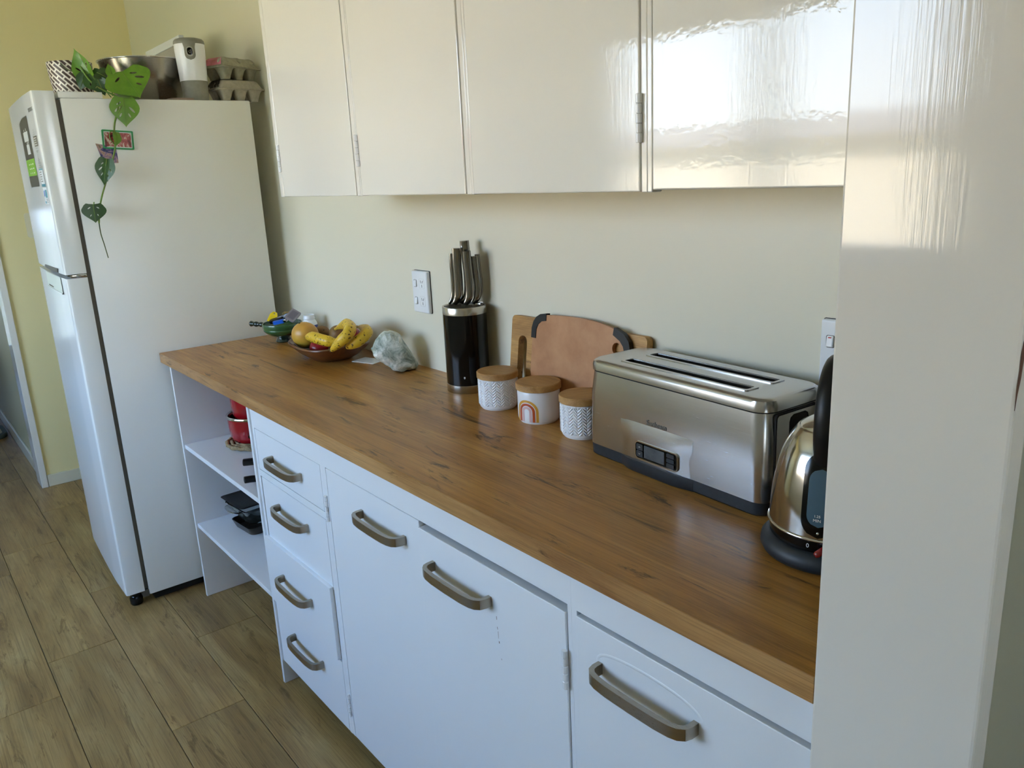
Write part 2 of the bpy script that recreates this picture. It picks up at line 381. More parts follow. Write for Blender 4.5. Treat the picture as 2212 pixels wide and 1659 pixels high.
# the wall end (nib) that the benchtop runs into
nib = struct(G().box(2.4575, 2.613, -0.461, WALL_Y, 0, CEIL).build('wall_nib', X['olive_shade'], smooth=0))
fb = G().box(2.4575, 2.619, -0.4925, -0.461, 0, CEIL, 0.003, 2).build('facing_board', X['post'], nib, 0)
ch = [(-0.4, 1.236), (0.6, 1.25), (2.0, 1.262), (2.6, 1.276), (3.2, 1.292), (0.9, 1.296), (0.0, 1.285), (0.2, 1.268), (-0.5, 1.255)]
G().prism([(0.0 + a * 0.0022, b) for a, b in ch], (), 0, 0.0004, Matrix(((0, 0, 1, 2.6188), (1, 0, 0, -0.4915), (0, 1, 0, 0), (0, 0, 0, 1)))).build('paint_chip', M('bare_timber', '#5a3624', 0.7), fb, 0)

# outside: garden and the neighbouring house
X['grass'] = M('lawn', '#b3ab7c', 0.9, var=('#c4b596', 0.5, (1, 1, 1)))
X['clad'] = M('tan_weatherboard', '#d8cbb4', 0.7); X['tile'] = M('weathered_roof_tiles', '#a39585', 0.7); X['redtile'] = M('red_roof_tiles', '#b56f5e', 0.7)
X['leafwall'] = M('hedge_green', '#3d5428', 0.9, var=('#5c7038', 5, (1, 1, 1)))
struct(G().add([(-60, 12, -0.6), (40, 12, -0.6), (40, -9, -1.0), (-60, -9, -1.0), (40, -45, -2.9), (-60, -45, -2.9)], [(0, 3, 2, 1), (3, 5, 4, 2)]).build('ground', X['grass'], smooth=0))
nb = bpy.data.objects.new('exterior_house', None); link(nb); struct(nb); nb.location = (-8, -15, -0.95)
g = G()
for k in range(14): g.box(-7, 9.0, 0 - 0.02 * (k % 1), 0.05, k * 0.2, k * 0.2 + 0.195)
g.box(-7, 9, -6, 0, 0, 2.8); g.build('wall', X['clad'], nb, 0)
G().add([(-7.4, 0.5, 2.75), (9.4, 0.5, 2.75), (9.4, -3, 3.35), (-7.4, -3, 3.35), (9.4, -6.5, 2.75), (-7.4, -6.5, 2.75)], [(0, 1, 2, 3), (3, 2, 4, 5), (1, 4, 2), (0, 3, 5), (0, 5, 4, 1)]).build('roof', X['tile'], nb, 0)
G().add([(6.2, 0.56, 2.78), (9.4, 0.56, 2.78), (9.4, -2.94, 3.41), (6.2, -2.94, 3.41)], [(0, 1, 2, 3)]).build('porch_roof', X['redtile'], nb, 0)
hd = G()
for k in range(26):
    hd.ball((-24 + k * 1.9 + random.uniform(-.4, .4), -27 + random.uniform(-1, 1), random.uniform(0.2, 1.0)), (1.6, 1.2, random.uniform(1.8, 2.6)), 10, 8)
struct(hd.build('exterior_hedge', X['leafwall']))

# ------------------------------------------------------------------ small fittings used on the cabinets
hp = [(-0.088, 0.0), (-0.088, -0.012), (-0.0855, -0.0205), (-0.079, -0.0262), (-0.068, -0.0295), (-0.045, -0.0318), (0, -0.0325), (0.045, -0.0318), (0.068, -0.0295), (0.079, -0.0262), (0.0855, -0.0205), (0.088, -0.012), (0.088, 0.0)]
hg = G().tube([(a, b, 0) for a, b in hp], (0.009, 0.0042), up=(0, 0, 1), sect=[(1, 1), (-1, 1), (-1, -1), (1, -1)])
handle0 = [None]
def handle(parent, x, y, z):
    if handle0[0] is None: o = hg.build('handle', X['nickel'], parent, 25, recalc=True); handle0[0] = o
    else: o = handle0[0].copy(); link(o, parent)
    o.location = (x, y, z); return o
def hinge_geo(L, r):
    g = G(); n = 5; s = L / n
    for k in range(n):
        rr = r if k % 2 == 0 else r * 0.9
        g.lathe([(rr * 0.8, k * s), (rr, k * s + 0.0008), (rr, (k + 1) * s - 0.0012), (rr * 0.8, (k + 1) * s - 0.0004)], 10)
    return g
hinge0 = {}
def hinge(parent, x, y, z0, z1, r=0.0042):
    key = round(z1 - z0, 3)
    if key not in hinge0: o = hinge_geo(z1 - z0, r).build('hinge', X['shelfwhite'], parent, 30); hinge0[key] = o
    else: o = hinge0[key].copy(); link(o, parent)
    o.location = (x, y, z0)
    return o

# ------------------------------------------------------------------ wall cabinets
UF = -0.310; UB = 1.406; UT = 2.34
def wall_cabinet(label, x0, x1, doors, stiles, mat=X['gloss'], z0=UB, hinges=()):
    t = thing('wall_cabinet', label, 'cabinet', (x0, 0, z0), 0, 'white wall cabinets over the bench')
    G().box(0, x1 - x0, UF + 0.022, WALL_Y - 0.001, 0.002, UT - z0, 0.001, 1).build('carcass', mat, t, 0)
    for (a, b) in stiles: G().box(a - x0, b - x0, UF + 0.001, UF + 0.022, 0.0, UT - z0, 0.0015, 2).build('stile', mat, t, 0)
    for i, (a, b, dz) in enumerate(doors):
        d = G().box(a - x0, b - x0, UF, UF + 0.0205, dz, UT - z0 - 0.002, 0.002, 2).build('door', mat, t, 0)
        for (hx, h0, h1) in hinges: hinge(d, hx - x0, UF - 0.002, h0 - z0, h1 - z0, 0.0048)
    return t
wall_cabinet('narrow white wall cabinet nearest the fridge with hinge on its outer edge', 0.757, 1.2005, [(0.7785, 1.1825, 0.001)], [(0.757, 0.777), (1.1845, 1.2005)], hinges=[(0.7795, 1.470, 1.539), (0.7795, 2.2, 2.269)])
wall_cabinet('second white wall cabinet from the fridge, hinged beside the first', 1.2005, 1.625, [(1.2085, 1.6085, 0.001)], [(1.2007, 1.2068), (1.6115, 1.625)], hinges=[(1.2078, 1.470, 1.538), (1.2078, 2.2, 2.269)])
wall_cabinet('third white wall cabinet from the fridge, hinged towards the glossy panel', 1.625, 2.056, [(1.634, 2.0425, 0.001)], [(1.6252, 1.6328), (2.0447, 2.056)], hinges=[(2.0436, 1.475, 1.542), (2.0436, 2.2, 2.269)])
wall_cabinet('white wall cabinet with mirror-gloss enamel touching the wall end', 2.056, 2.4565, [(2.0665, 2.4565, 0.0035)], [(2.0562, 2.0652)])

# ------------------------------------------------------------------ benchtop
wt = thing('benchtop', 'long brown oak-look benchtop running from fridge to wall end', 'benchtop', (0, 0, 0.867))
G().box(0, 2.457, -0.4885, WALL_Y - 0.001, 0, 0.033, 0.0006, 1).build('slab', X['worktop'], wt, 0)
G().box(0, 2.457, -0.4905, -0.4886, 0.0, 0.0328, 0.0005, 1).build('edge_band', X['edge'], wt, 0)

# ------------------------------------------------------------------ base cabinets
FY = -0.475; FB = -0.455; ZT = 0.8665
# open shelf unit
t = thing('shelf_unit', 'open white shelf unit with two shelves under the bench beside fridge', 'shelf', (0.064, 0, 0))
G().box(0, 0.0125, -0.481, 0.016, 0, ZT, 0.001, 1).build('side_panel', X['shelfwhite'], t, 0)
G().box(0.0127, 0.692, FY, 0.004, 0.567, 0.583, 0.001, 1).build('shelf', X['shelfwhite'], t, 0)
G().box(0.0127, 0.692, FY, 0.004, 0.2715, 0.2865, 0.001, 1).build('shelf', X['shelfwhite'], t, 0)
G().box(0.0127, 0.692, 0.0045, 0.016, 0.02, ZT, 0.0005, 1).build('back_panel', X['shelfwhite'], t, 0)
G().box(0.0127, 0.692, FY + 0.005, FY + 0.02, ZT - 0.012, ZT, 0.0005, 1).build('top_rail', X['shelfwhite'], t, 0)
# drawers
t = thing('drawer_cabinet', 'white four-drawer cabinet with curved metal handles beside open shelves', 'cabinet', (0.757, 0, 0)); x0 = 0.757
G().box(0, 0.0125, -0.4805, 0.016, 0, ZT, 0.001, 1).build('side_panel', X['satin'], t, 0)
G().box(0.425, 0.443, FB, 0.016, 0.076, ZT, 0.001, 1).build('side_panel', X['satin'], t, 0)
G().box(0.0127, 0.4248, -0.40, 0.016, 0.09, ZT - 0.002, 0.001, 1).build('carcass', X['dark'], t, 0)
g = G().box(0.0127, 0.443, FB, FY, 0.8045, ZT).box(0.0127, 0.0285, FB, FY, 0.279, 0.8045).box(0.4315, 0.443, FB, FY, 0.076, 0.8045).box(0.0285, 0.4315, FB, FY, 0.6662, 0.6845)
g.build('face_frame', X['satin'], t, 0)
for (a, b, c, d, pr) in ((0.0300, 0.4300, 0.6860, 0.8028, 0.0), (0.0345, 0.4300, 0.478, 0.6645, 0.0), (0.0235, 0.4290, 0.2865, 0.4865, 0.010), (0.0130, 0.4300, 0.0765, 0.2775, 0.0)):
    y1 = FY - pr
    dr = G().box(a, b, y1 - 0.0003, FB - (0.019 if pr else 0.0), c, d, 0.0012, 2).build('drawer', X['satin'], t, 0)
    zc = {0.686: 0.7425, 0.478: 0.607, 0.2865: 0.398, 0.0765: 0.2125}[c]; xc = {0.686: 0.984, 0.478: 0.988, 0.2865: 0.978, 0.0765: 0.980}[c] - x0
    handle(dr, xc, y1, zc)
# double cupboard
t = thing('base_cupboard', 'white double-door base cupboard between drawers and single-door cupboard', 'cabinet', (1.2002, 0, 0), 0, 'white base cupboards'); x0 = 1.2002
G().box(0.0, 0.850, -0.44, 0.016, 0.09, ZT - 0.002, 0.001, 1).build('carcass', X['dark'], t, 0)
g = G().box(0.0, 0.850, FB, FY, 0.8058, ZT).box(0.0, 0.0168, FB, FY, 0.078, 0.8058).box(0.8415, 0.850, FB, FY, 0.078, 0.8058)
g.build('face_frame', X['satin'], t, 0)
d = G().box(0.0185, 0.4195, FY - 0.0004, FB, 0.079, 0.8042, 0.0012, 2).build('door', X['satin'], t, 0)
handle(d, 1.473 - x0, FY, 0.7445); hinge(d, 0.0075, FY - 0.003, 0.668, 0.734); hinge(d, 0.0075, FY - 0.003, 0.134, 0.198)
d = G().box(0.4203, 0.8398, FY - 0.004, FB - 0.004, 0.079, 0.7925, 0.0012, 2).build('door', X['satin'], t, 0)
X['chip'] = M('bare_paint_chip', '#6b5546', 0.7)
for (cx, z0_, z1_, w_) in ((1.8628, 0.7005, 0.7075, 0.0009), (1.8640, 0.6820, 0.6875, 0.0008), (1.8652, 0.6650, 0.6790, 0.0006), (1.8668, 0.6560, 0.6605, 0.0014), (1.8710, 0.625, 0.6285, 0.0007)):
    G().add([(cx - x0 - w_, FY - 0.00425, z0_), (cx - x0 + w_ * 0.4, FY - 0.00425, z0_ + 0.0006), (cx - x0 + w_ - 0.001, FY - 0.00425, z1_), (cx - x0 - w_ * 0.6 - 0.001, FY - 0.00425, z1_ - 0.0004)], [(0, 1, 2, 3)]).build('paint_chip', X['chip'], d, 0)
handle(d, 1.758 - x0, FY - 0.004, 0.7305); hinge(d, 0.8385, FY - 0.006, 0.659, 0.7275); hinge(d, 0.8385, FY - 0.006, 0.134, 0.198)
# single cupboard
t = thing('base_cupboard', 'white single-door base cupboard butting against the wall end', 'cabinet', (2.0504, 0, 0), 0, 'white base cupboards'); x0 = 2.0504
G().box(0.0, 0.406, -0.44, 0.016, 0.09, ZT - 0.002, 0.001, 1).build('carcass', X['dark'], t, 0)
g = G().box(0.0, 0.406, FB, FY, 0.8035, ZT).box(0.0, 0.0115, FB, FY, 0.078, 0.8035)
g.build('face_frame', X['satin'], t, 0)
d = G().box(0.0130, 0.406, FY - 0.003, FB - 0.003, 0.079, 0.7965, 0.0012, 2).build('door', X['satin'], t, 0)
handle(d, 2.202 - x0, FY - 0.003, 0.7335)

rg = [(0.096 * math.cos(a) * (1.0 if abs(math.cos(a)) < 0.8 else 1.0), 0.004 + 0.030 * max(0, math.sin(a)) ** 0.6) for a in [PI * k / 28 for k in range(29)]]
G().tube([(2.204 - x0 + p[0], FY - 0.0029, 0.7335 + p[1]) for p in rg], (0.0028, 0.0007), 8, up=(0, 0, 1)).build('paint_ridge', X['satin'], d, 60)


# ------------------------------------------------------------------ refrigerator
X['fridge'] = M('fridge_enamel', '#eeeeea', 0.32, bmp=(140, (1, 1, 1), 0.10, 0.0006))
X['fridgedoor'] = M('fridge_door_gloss', '#e6e8e6', 0.14)
X['gasket'] = M('grey_gasket', '#5a564c', 0.6)
X['greyprint'] = M('dark_grey_print', '#5c5a50', 0.4); X['limeprint'] = M('lime_print', '#8bbf4a', 0.4); X['paleprint'] = M('pale_print', '#d9dcd8', 0.4)
X['teal'] = M('teal_print', '#4f93a5', 0.4); X['bluep'] = M('blue_print', '#6d93cf', 0.4); X['greyink'] = M('grey_ink', '#8f8f88', 0.5); X['tin'] = M('tin_print', '#7a7663', 0.35)
fx0, fx1 = -0.660, -0.018
def door_y(x):
    u = (x - fx0) / (fx1 - fx0)                                        # 0 at the far edge, 1 at the near edge
    return -0.690 - 0.040 * math.sin(min(1, u * 0.62 + 0.20) * PI / 2 * 1.0) + 0.010 * max(0, u - 0.75) * 4 * 0.35
def door_outline():
    o = [(fx1, -0.664), (fx1, door_y(fx1) + 0.008), (fx1 - 0.003, door_y(fx1) + 0.002)]
    n = 24
    for k in range(n + 1):
        x = fx1 - 0.008 - (fx1 - fx0 - 0.016) * k / n; o.append((x, door_y(x)))
    o += [(fx0 + 0.002, door_y(fx0) + 0.004), (fx0, door_y(fx0) + 0.012), (fx0, -0.664)]
    return o[::-1]
t = thing('refrigerator', 'tall white two-door refrigerator standing at the end of the bench', 'refrigerator', (0, 0, 0))
G().box(fx0, fx1, -0.650, -0.054, 0.034, 1.725, 0.004, 2).build('body', X['fridge'], t, 30)
G().box(fx0 + 0.008, fx1 - 0.006, -0.665, -0.649, 0.06, 1.72).build('gasket', X['gasket'], t, 0)
G().box(fx0 + 0.02, fx1 - 0.02, -0.63, -0.10, 0.004, 0.034).build('dark_gap_fill', X['dark'], t, 0)  # dark block standing in for the shaded gap under the fridge
G().box(fx0, fx1 - 0.001, -0.654, -0.527, 1.7252, 1.7445, 0.003, 2).build('hinge_cover', X['fridge'], t, 30)
ud = G().prism(door_outline(), (), 1.1915, 1.7455).build('upper_door', X['fridgedoor'], t, 40)
ld = G().prism(door_outline(), (), 0.055, 1.1785).build('lower_door', X['fridgedoor'], t, 40)
G().box(-0.15, fx1 - 0.002, -0.712, -0.664, 1.1795, 1.1905, 0.002).build('middle_hinge', X['chrome'], t, 30)
def skin(parent, name, mat, x0, x1, z0, z1, off=0.0006, n=8, cut=None):
    """thin print following the curved door front"""
    g = G(); v = []; f = []
    for k in range(n + 1):
        x = x0 + (x1 - x0) * k / n; y = door_y(x); zz1 = z1 - (cut(k / n) if cut else 0)
        v += [(x, y - off, z0), (x, y - off, zz1), (x, y + 0.002, z0), (x, y + 0.002, zz1)]
    for k in range(n):
        a = 4 * k; f += [(a, a + 4, a + 5, a + 1), (a + 1, a + 5, a + 7, a + 3), (a, a + 2, a + 6, a + 4)]
    return g.add(v, f).build(name, mat, parent, 40)
lp = skin(ud, 'label_panel', X['greyprint'], -0.390, -0.175, 1.468, 1.686, 0.0006, 12, lambda u: 0.012 * (1 - u) ** 3)
skin(lp, 'green_panel', X['limeprint'], -0.390, -0.175, 1.503, 1.556, 0.0010, 12)
skin(lp, 'badge', X['paleprint'], -0.325, -0.215, 1.612, 1.642, 0.0010); skin(lp, 'badge', X['paleprint'], -0.295, -0.225, 1.571, 1.602, 0.0010)
for (a, b) in ((-0.30, 1.646), (-0.255, 1.648), (-0.275, 1.606), (-0.245, 1.608)): skin(lp, 'badge', X['paleprint'], a, a + 0.016, b - 0.004, b + 0.004, 0.0010, 2)
for k in range(9): skin(lp, 'green_print', X['paleprint'], -0.325 + 0.045 * (k % 3), -0.305 + 0.045 * (k % 3), 1.510 + 0.014 * (k // 3), 1.514 + 0.014 * (k // 3), 0.0014, 2)
text_mesh('lettering', 'SAMSUNG', 0.0165, X['greyink'], ud, Matrix.Translation((-0.082, door_y(-0.082) - 0.0004, 1.6955)) @ Matrix.Rotation(PI / 2, 4, 'X') @ Matrix.Scale(1.0, 4), 0.0004)
st = skin(ud, 'rating_sticker', X['tin'], -0.120, -0.062, 1.588, 1.619, 0.0006, 4)
for k in range(4): skin(st, 'sticker_line', X['paleprint'], -0.112, -0.072, 1.592 + 0.0065 * k, 1.5945 + 0.0065 * k, 0.0010, 3)
for (a, b, z) in ((-0.105, -0.09, 1.637), (-0.108, -0.088, 1.631), (-0.11, -0.086, 1.625), (-0.114, -0.074, 1.583), (-0.114, -0.072, 1.575), (-0.108, -0.08, 1.571), (-0.108, -0.094, 1.552), (-0.118, -0.076, 1.547), (-0.116, -0.08, 1.541), (-0.12, -0.066, 1.537), (-0.118, -0.07, 1.531), (-0.122, -0.062, 1.525)):
    skin(ud, 'print_line', X['greyink'], a, b, z - 0.0012, z + 0.0012, 0.0005, 3)
cd = skin(ud, 'leaflet', X['white'], -0.128, -0.062, 1.466, 1.521, 0.0005, 4)
skin(cd, 'leaflet_band', X['teal'], -0.128, -0.062, 1.5165, 1.521, 0.0009, 4); skin(cd, 'leaflet_band', X['teal'], -0.128, -0.062, 1.466, 1.474, 0.0009, 4)
skin(cd, 'leaflet_edge', X['greyprint'], -0.065, -0.062, 1.474, 1.5165, 0.0009, 2)
for k in range(5): skin(cd, 'leaflet_line', X['greyink'], -0.122, -0.090 - 0.006 * (k % 2), 1.481 + 0.007 * k, 1.484 + 0.007 * k, 0.0009, 2)
cd = skin(ud, 'leaflet', X['white'], -0.126, -0.058, 1.412, 1.4635, 0.0005, 4)
skin(cd, 'leaflet_picture', X['bluep'], -0.118, -0.100, 1.436, 1.454, 0.0009, 2); skin(cd, 'leaflet_picture', X['teal'], -0.092, -0.066, 1.432, 1.456, 0.0009, 2)
skin(cd, 'leaflet_picture', X['teal'], -0.118, -0.096, 1.414, 1.421, 0.0009, 2)
for k in range(3): skin(cd, 'leaflet_line', X['greyink'], -0.090, -0.066, 1.416 + 0.005 * k, 1.418 + 0.005 * k, 0.0009, 2)
skin(ud, 'handle_strip', X['greyprint'], -0.42, -0.13, 1.1925, 1.206, 0.003, 12, lambda u: 0.004 * (1 - u))
rc = skin(ld, 'handle_recess', M('pale_green_plastic', '#d7dfd3', 0.25), -0.44, -0.11, 1.122, 1.1775, 0.0022, 12)
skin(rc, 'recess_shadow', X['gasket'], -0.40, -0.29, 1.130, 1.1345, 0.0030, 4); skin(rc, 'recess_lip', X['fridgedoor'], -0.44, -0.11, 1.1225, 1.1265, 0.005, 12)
G().lathe([(0.004, 0), (0.019, 0.001), (0.022, 0.006), (0.022, 0.030), (0.018, 0.036), (0.006, 0.037)], 20).build('foot', X['blackgloss'], t, 40, (-0.052, -0.690, 0.0005))
G().lathe([(0.004, 0), (0.019, 0.001), (0.022, 0.006), (0.022, 0.030), (0.018, 0.036), (0.006, 0.037)], 20).build('foot', X['blackgloss'], t, 40, (-0.61, -0.665, 0.0005))
G().box(-0.05, fx1 - 0.001, -0.672, -0.650, 0.030, 0.056, 0.002).build('bottom_hinge', X['gasket'], t, 30)

# things on the fridge side
t = thing('photo_magnet', 'green-framed photo magnet on the fridge side', 'magnet', (-0.0178, -0.505, 1.60))
mm = Matrix(((0, 0, 1, 0), (1, 0, 0, 0), (0, 1, 0, 0), (0, 0, 0, 1))) @ Matrix.Rotation(math.radians(-4.0), 4, 'Z')
W2, H2 = 0.0925, 0.0580
G().prism(rrect(W2, H2, 0.003), [rrect(W2 - 0.009, H2 - 0.009, 0.001)], 0, 0.005, mm).build('frame', M('green_frame_plastic', '#128a45', 0.35), t, 30)
G().prism(rrect(W2 - 0.009, H2 - 0.009, 0.001), (), 0.0, 0.002, mm).build('mount', X['white'], t, 0)
m_, nt_, nd_, lk_, b_ = base_mat('red_photo_print'); nz_ = noise_node(nt_, 32, (1, 1, 1), 3, 0.6, 1.5)
lk_.new(ramp(nt_, nz_.outputs[0], [(0.30, srgb('#3a1f22')), (0.42, srgb('#8f3a3c')), (0.54, srgb('#b55f5a')), (0.60, srgb('#e6d3cb')), (0.70, srgb('#c99a80'))]).outputs[0], b_.inputs['Base Color']); b_.inputs['Roughness'].default_value = 0.25
G().prism(rrect(W2 - 0.0145, H2 - 0.0145, 0.0005), (), 0.0, 0.0026, mm).build('photograph', m_, t, 0)
t = thing('photo_print', 'small curled photo print tucked under the green magnet on fridge side', 'photograph', (-0.0178, -0.536, 1.562))
mm = Matrix(((0, 0, 1, 0.0004), (1, 0, 0, 0), (0, 1, 0, 0), (0, 0, 0, 1)))
m_, nt_, nd_, lk_, b_ = base_mat('blue_photo_print'); nz_ = noise_node(nt_, 40, (1, 1, 1), 3, 0.6, 1.0)
lk_.new(ramp(nt_, nz_.outputs[0], [(0.30, srgb('#20264f')), (0.45, srgb('#37407e')), (0.53, srgb('#a488ab')), (0.60, srgb('#c9a79c')), (0.72, srgb('#55564f'))]).outputs[0], b_.inputs['Base Color']); b_.inputs['Roughness'].default_value = 0.3
v = []; f = []; n = 8
for k in range(n + 1):
    u = k / n; cz = 0.006 * (1 - u) ** 2
    v += [(-0.038 + 0.060 * u, 0.028 - 0.012 * u, cz), (-0.024 + 0.046 * u, -0.033 - 0.000 * u, cz)]
for k in range(n): a = 2 * k; f += [(a, a + 1, a + 3, a + 2)]
g = G().add(v, f, mm).add([(p[0], p[1], p[2] + 0.0004) for p in v], [q[::-1] for q in f], mm); g.build('print', m_, t, 40)

# ------------------------------------------------------------------ things on the fridge top
FT = 1.7255
t = thing('mixing_bowl', 'large stainless steel mixing bowl on the fridge top', 'bowl', (-0.245, -0.320, FT))
pr = [(0.0, 0.0), (0.075, 0.0), (0.082, 0.002), (0.102, 0.022), (0.122, 0.052), (0.138, 0.090), (0.147, 0.125), (0.150, 0.140), (0.155, 0.1415), (0.155, 0.143), (0.1485, 0.1425), (0.1455, 0.126), (0.136, 0.091), (0.120, 0.054), (0.100, 0.025), (0.08, 0.005), (0.0, 0.004)]
G().lathe(pr, 64).build('bowl', X['bowlsteel'], t, 50)
G().lathe([(0.1535, 0.139), (0.1560, 0.1405), (0.1560, 0.1430), (0.1535, 0.1445), (0.1515, 0.143), (0.1515, 0.1405), (0.1535, 0.139)], 64, cap=False).build('rolled_rim', X['chrome'], t, 60)
# white and grey cordless device
t = thing('soda_dispenser', 'white and grey cylindrical kitchen gadget with round button on fridge', 'appliance', (-0.065, -0.222, FT))
X['greyplas'] = M('warm_grey_plastic', '#8e8d80', 0.5, var=('#7d7c70', 30, (1, 1, 1)))
def R_dev(z): return 0.0405 + 0.0075 * min(1, z / 0.16)
G().lathe([(0.0, 0), (0.039, 0), (0.0405, 0.002)] + [(R_dev(z), z) for z in (0.02, 0.04, 0.0605, 0.062)] + [(0.038, 0.064)], 40).build('lower_cup', X['greyplas'], t, 40)
pr = [(R_dev(z) + 0.0008, z) for z in (0.0625, 0.08, 0.10, 0.12, 0.14, 0.16, 0.170, 0.180)] + [(0.047, 0.184)]
G().lathe(pr, 48).build('upper_body', X['white'], t, 40)
G().lathe([(0.0492, 0.1785), (0.0497, 0.183), (0.0480, 0.190), (0.0440, 0.1945), (0.036, 0.1970), (0.0, 0.198)], 48).build('cap', X['greyplas'], t, 40)
CA = math.atan2(-1.1973 + 0.222, 2.8566 + 0.065)          # side of the gadget that faces into the room
def wrap(Rf, rows, a0, off, nc=10):
    v = []; f = []
    for (z, w, c) in rows:
        R = Rf(z) + off
        for k in range(nc + 1):
            a = a0 + (c + w * (2 * k / nc - 1)) / R; v.append((R * math.cos(a), R * math.sin(a), z))
    for i in range(len(rows) - 1):
        for k in range(nc): q = i * (nc + 1) + k; f.append((q, q + 1, q + nc + 2, q + nc + 1))
    return v, f
def stadium(z0, z1, w, n=14, c=0.0):
    out = []
    for k in range(n + 1):
        z = z0 + (z1 - z0) * k / n; d = min(z - z0, z1 - z); ww = w if d >= w else math.sqrt(max(0, w * w - (w - d) ** 2)); out.append((z, max(ww, 0.0003), c))
    return out
rows = stadium(0.135, 0.185, 0.0175)[:12]; rows = [(z, w if z < 0.165 else 0.0175 + (z - 0.165) * 0.25, c) for z, w, c in stadium(0.126, 0.200, 0.0175, 20) if z < 0.182]
G().add(*wrap(lambda z: R_dev(z) + 0.0008, rows, CA, 0.0010)).build('control_tongue', X['greyplas'], t, 50)
bz = G().add(*wrap(lambda z: R_dev(z) + 0.0018, stadium(0.136, 0.168, 0.0115), CA, 0.0010)).build('button_surround', M('pale_grey_plastic', '#a9a89b', 0.35), t, 50)
G().add(*wrap(lambda z: R_dev(z) + 0.0028, stadium(0.140, 0.164, 0.0085), CA, 0.0006)).build('button', X['blackgloss'], bz, 50)
G().tube([(x * math.cos(CA) - y * math.sin(CA), x * math.sin(CA) + y * math.cos(CA), z) for (x, y, z) in [(0.0518, 0.0032 * math.cos(q * PI / 8), 0.151 + 0.0032 * math.sin(q * PI / 8)) for q in range(17)]], 0.0006, 6).build('button_ring', X['greyink'], bz, 60)
# egg cartons
X['pulp'] = M('grey_egg_pulp', '#b9b3a5', 0.9, var=('#a9a393', 60, (1, 1, 1)), bmp=(220, (1, 1, 1), 0.35, 0.001))
X['pulp2'] = M('green_grey_egg_pulp', '#a3a08c', 0.9, var=('#93907c', 60, (1, 1, 1)), bmp=(220, (1, 1, 1), 0.35, 0.001))
X['pink'] = M('pink_egg_label', '#df7fa0', 0.6, var=('#b9716e', 25, (1, 1, 1))); X['blacklabel'] = M('black_egg_label', '#2b2926', 0.6, var=('#c9c6bd', 70, (1, 1, 1), 0.55, 0.62))
def egg_carton(label, loc, rz, tilt, mat, lab, roundlid, gap):
    t = thing('egg_carton', label, 'egg carton', loc, rz, 'egg cartons stacked on the fridge'); t.rotation_euler = (tilt, 0, rz)
    L, Wd = 0.158, 0.106; g = G()
    for i in range(3):                                  # six cups with gaps between
        for j in range(2):
            cx = -Wd / 4 + j * Wd / 2; cy = -L / 3 + i * L / 3 - 0.0
            rings = []
            for (z, w, h, r) in ((0.0, 0.026, 0.026, 0.006), (0.010, 0.032, 0.031, 0.008), (0.030, 0.044, 0.044, 0.010), (0.037, 0.0505, 0.0515, 0.006)):
                rings.append([(cx + p[0], cy + p[1], z) for p in rrect(w, h, r, 3)])
            g.loft(rings, True, True)
    g.build('tray', mat, t, 40)
    G().prism(rrect(Wd + 0.014, L + 0.014, 0.010), (), 0.0365, 0.0395).build('flange', mat, t, 40)
    rings = []; h = 0.030
    for (z, w, l, r) in ((0.0402, Wd + 0.010, L + 0.010, 0.010), (0.044, Wd + 0.002, L + 0.003, 0.012), (0.040 + h * 0.8, Wd - 0.016, L - 0.018, 0.014), (0.040 + h, Wd - 0.030, L - 0.032, 0.014)):
        rings.append([(p[0], p[1], z) for p in rrect(w, l, r, 4)])
    tilt_m = Matrix.Translation((Wd / 2 * 0 - Wd / 2, 0, 0.040)) @ Matrix.Rotation(gap, 4, 'Y') @ Matrix.Translation((Wd / 2, 0, -0.040))
    ld = G().loft(rings, True, True, tilt_m).build('lid', mat, t, 40)
    if roundlid:
        for i in range(3): G().ball((0.030, -L / 3 + i * L / 3, 0.053), (0.020, 0.026, 0.020), 14, 10, tilt_m).build('egg_dome', mat, ld, 60)
    G().add([(-0.034, -0.0645, 0.0712), (0.034, -0.0645, 0.0712), (0.040, -0.0722, 0.0640), (-0.040, -0.0722, 0.0640), (-0.048, -0.0822, 0.0450), (0.048, -0.0822, 0.0450), (-0.030, -0.035, 0.0712), (0.030, -0.035, 0.0712)], [(0, 3, 2, 1), (3, 4, 5, 2), (6, 0, 1, 7)], tilt_m).build('paper_label', lab, ld, 0)
    return t
egg_carton('pale grey egg carton with dark label, lower of the stack on fridge', (-0.088, -0.0760, FT), 0.12, 0, X['pulp'], X['blacklabel'], False, 0.0)
egg_carton('greenish grey egg carton with pink label, upper of the fridge stack', (-0.090, -0.0800, FT + 0.0712), 0.36, 0.0, X['pulp2'], X['pink'], True, 0.0)
# framed white board standing behind the bowl
t = thing('framed_board', 'white framed board standing behind the steel bowl on the fridge', 'board', (-0.585, -0.146, FT))
G().box(-0.215, 0.215, -0.004, 0.004, 0.004, 0.236).build('panel', M('shade_grey_board', '#a8a499', 0.6), t, 0)  # white board's recessed face, its shade put into the grey
for (a, b, c, d) in ((-0.22, 0.22, 0.232, 0.259), (-0.22, 0.22, 0.0, 0.024), (-0.22, -0.199, 0.0242, 0.2318), (0.199, 0.22, 0.0242, 0.2318)):
    G().box(a, b, -0.009, 0.009, c, d, 0.0015).build('frame_rail', X['satin'], t, 0)
# leaning chopping-board edge seen between bowl and gadget
tag(G().prism(rrect(0.15, 0.11, 0.03), (), 0, 0.006).build('saucer_stand', M('brown_pink_ceramic', '#9a8474', 0.4), None, 40, (-0.105, -0.262, FT + 0.0005), None), 'small flat brown dish between steel bowl and white gadget', 'dish')

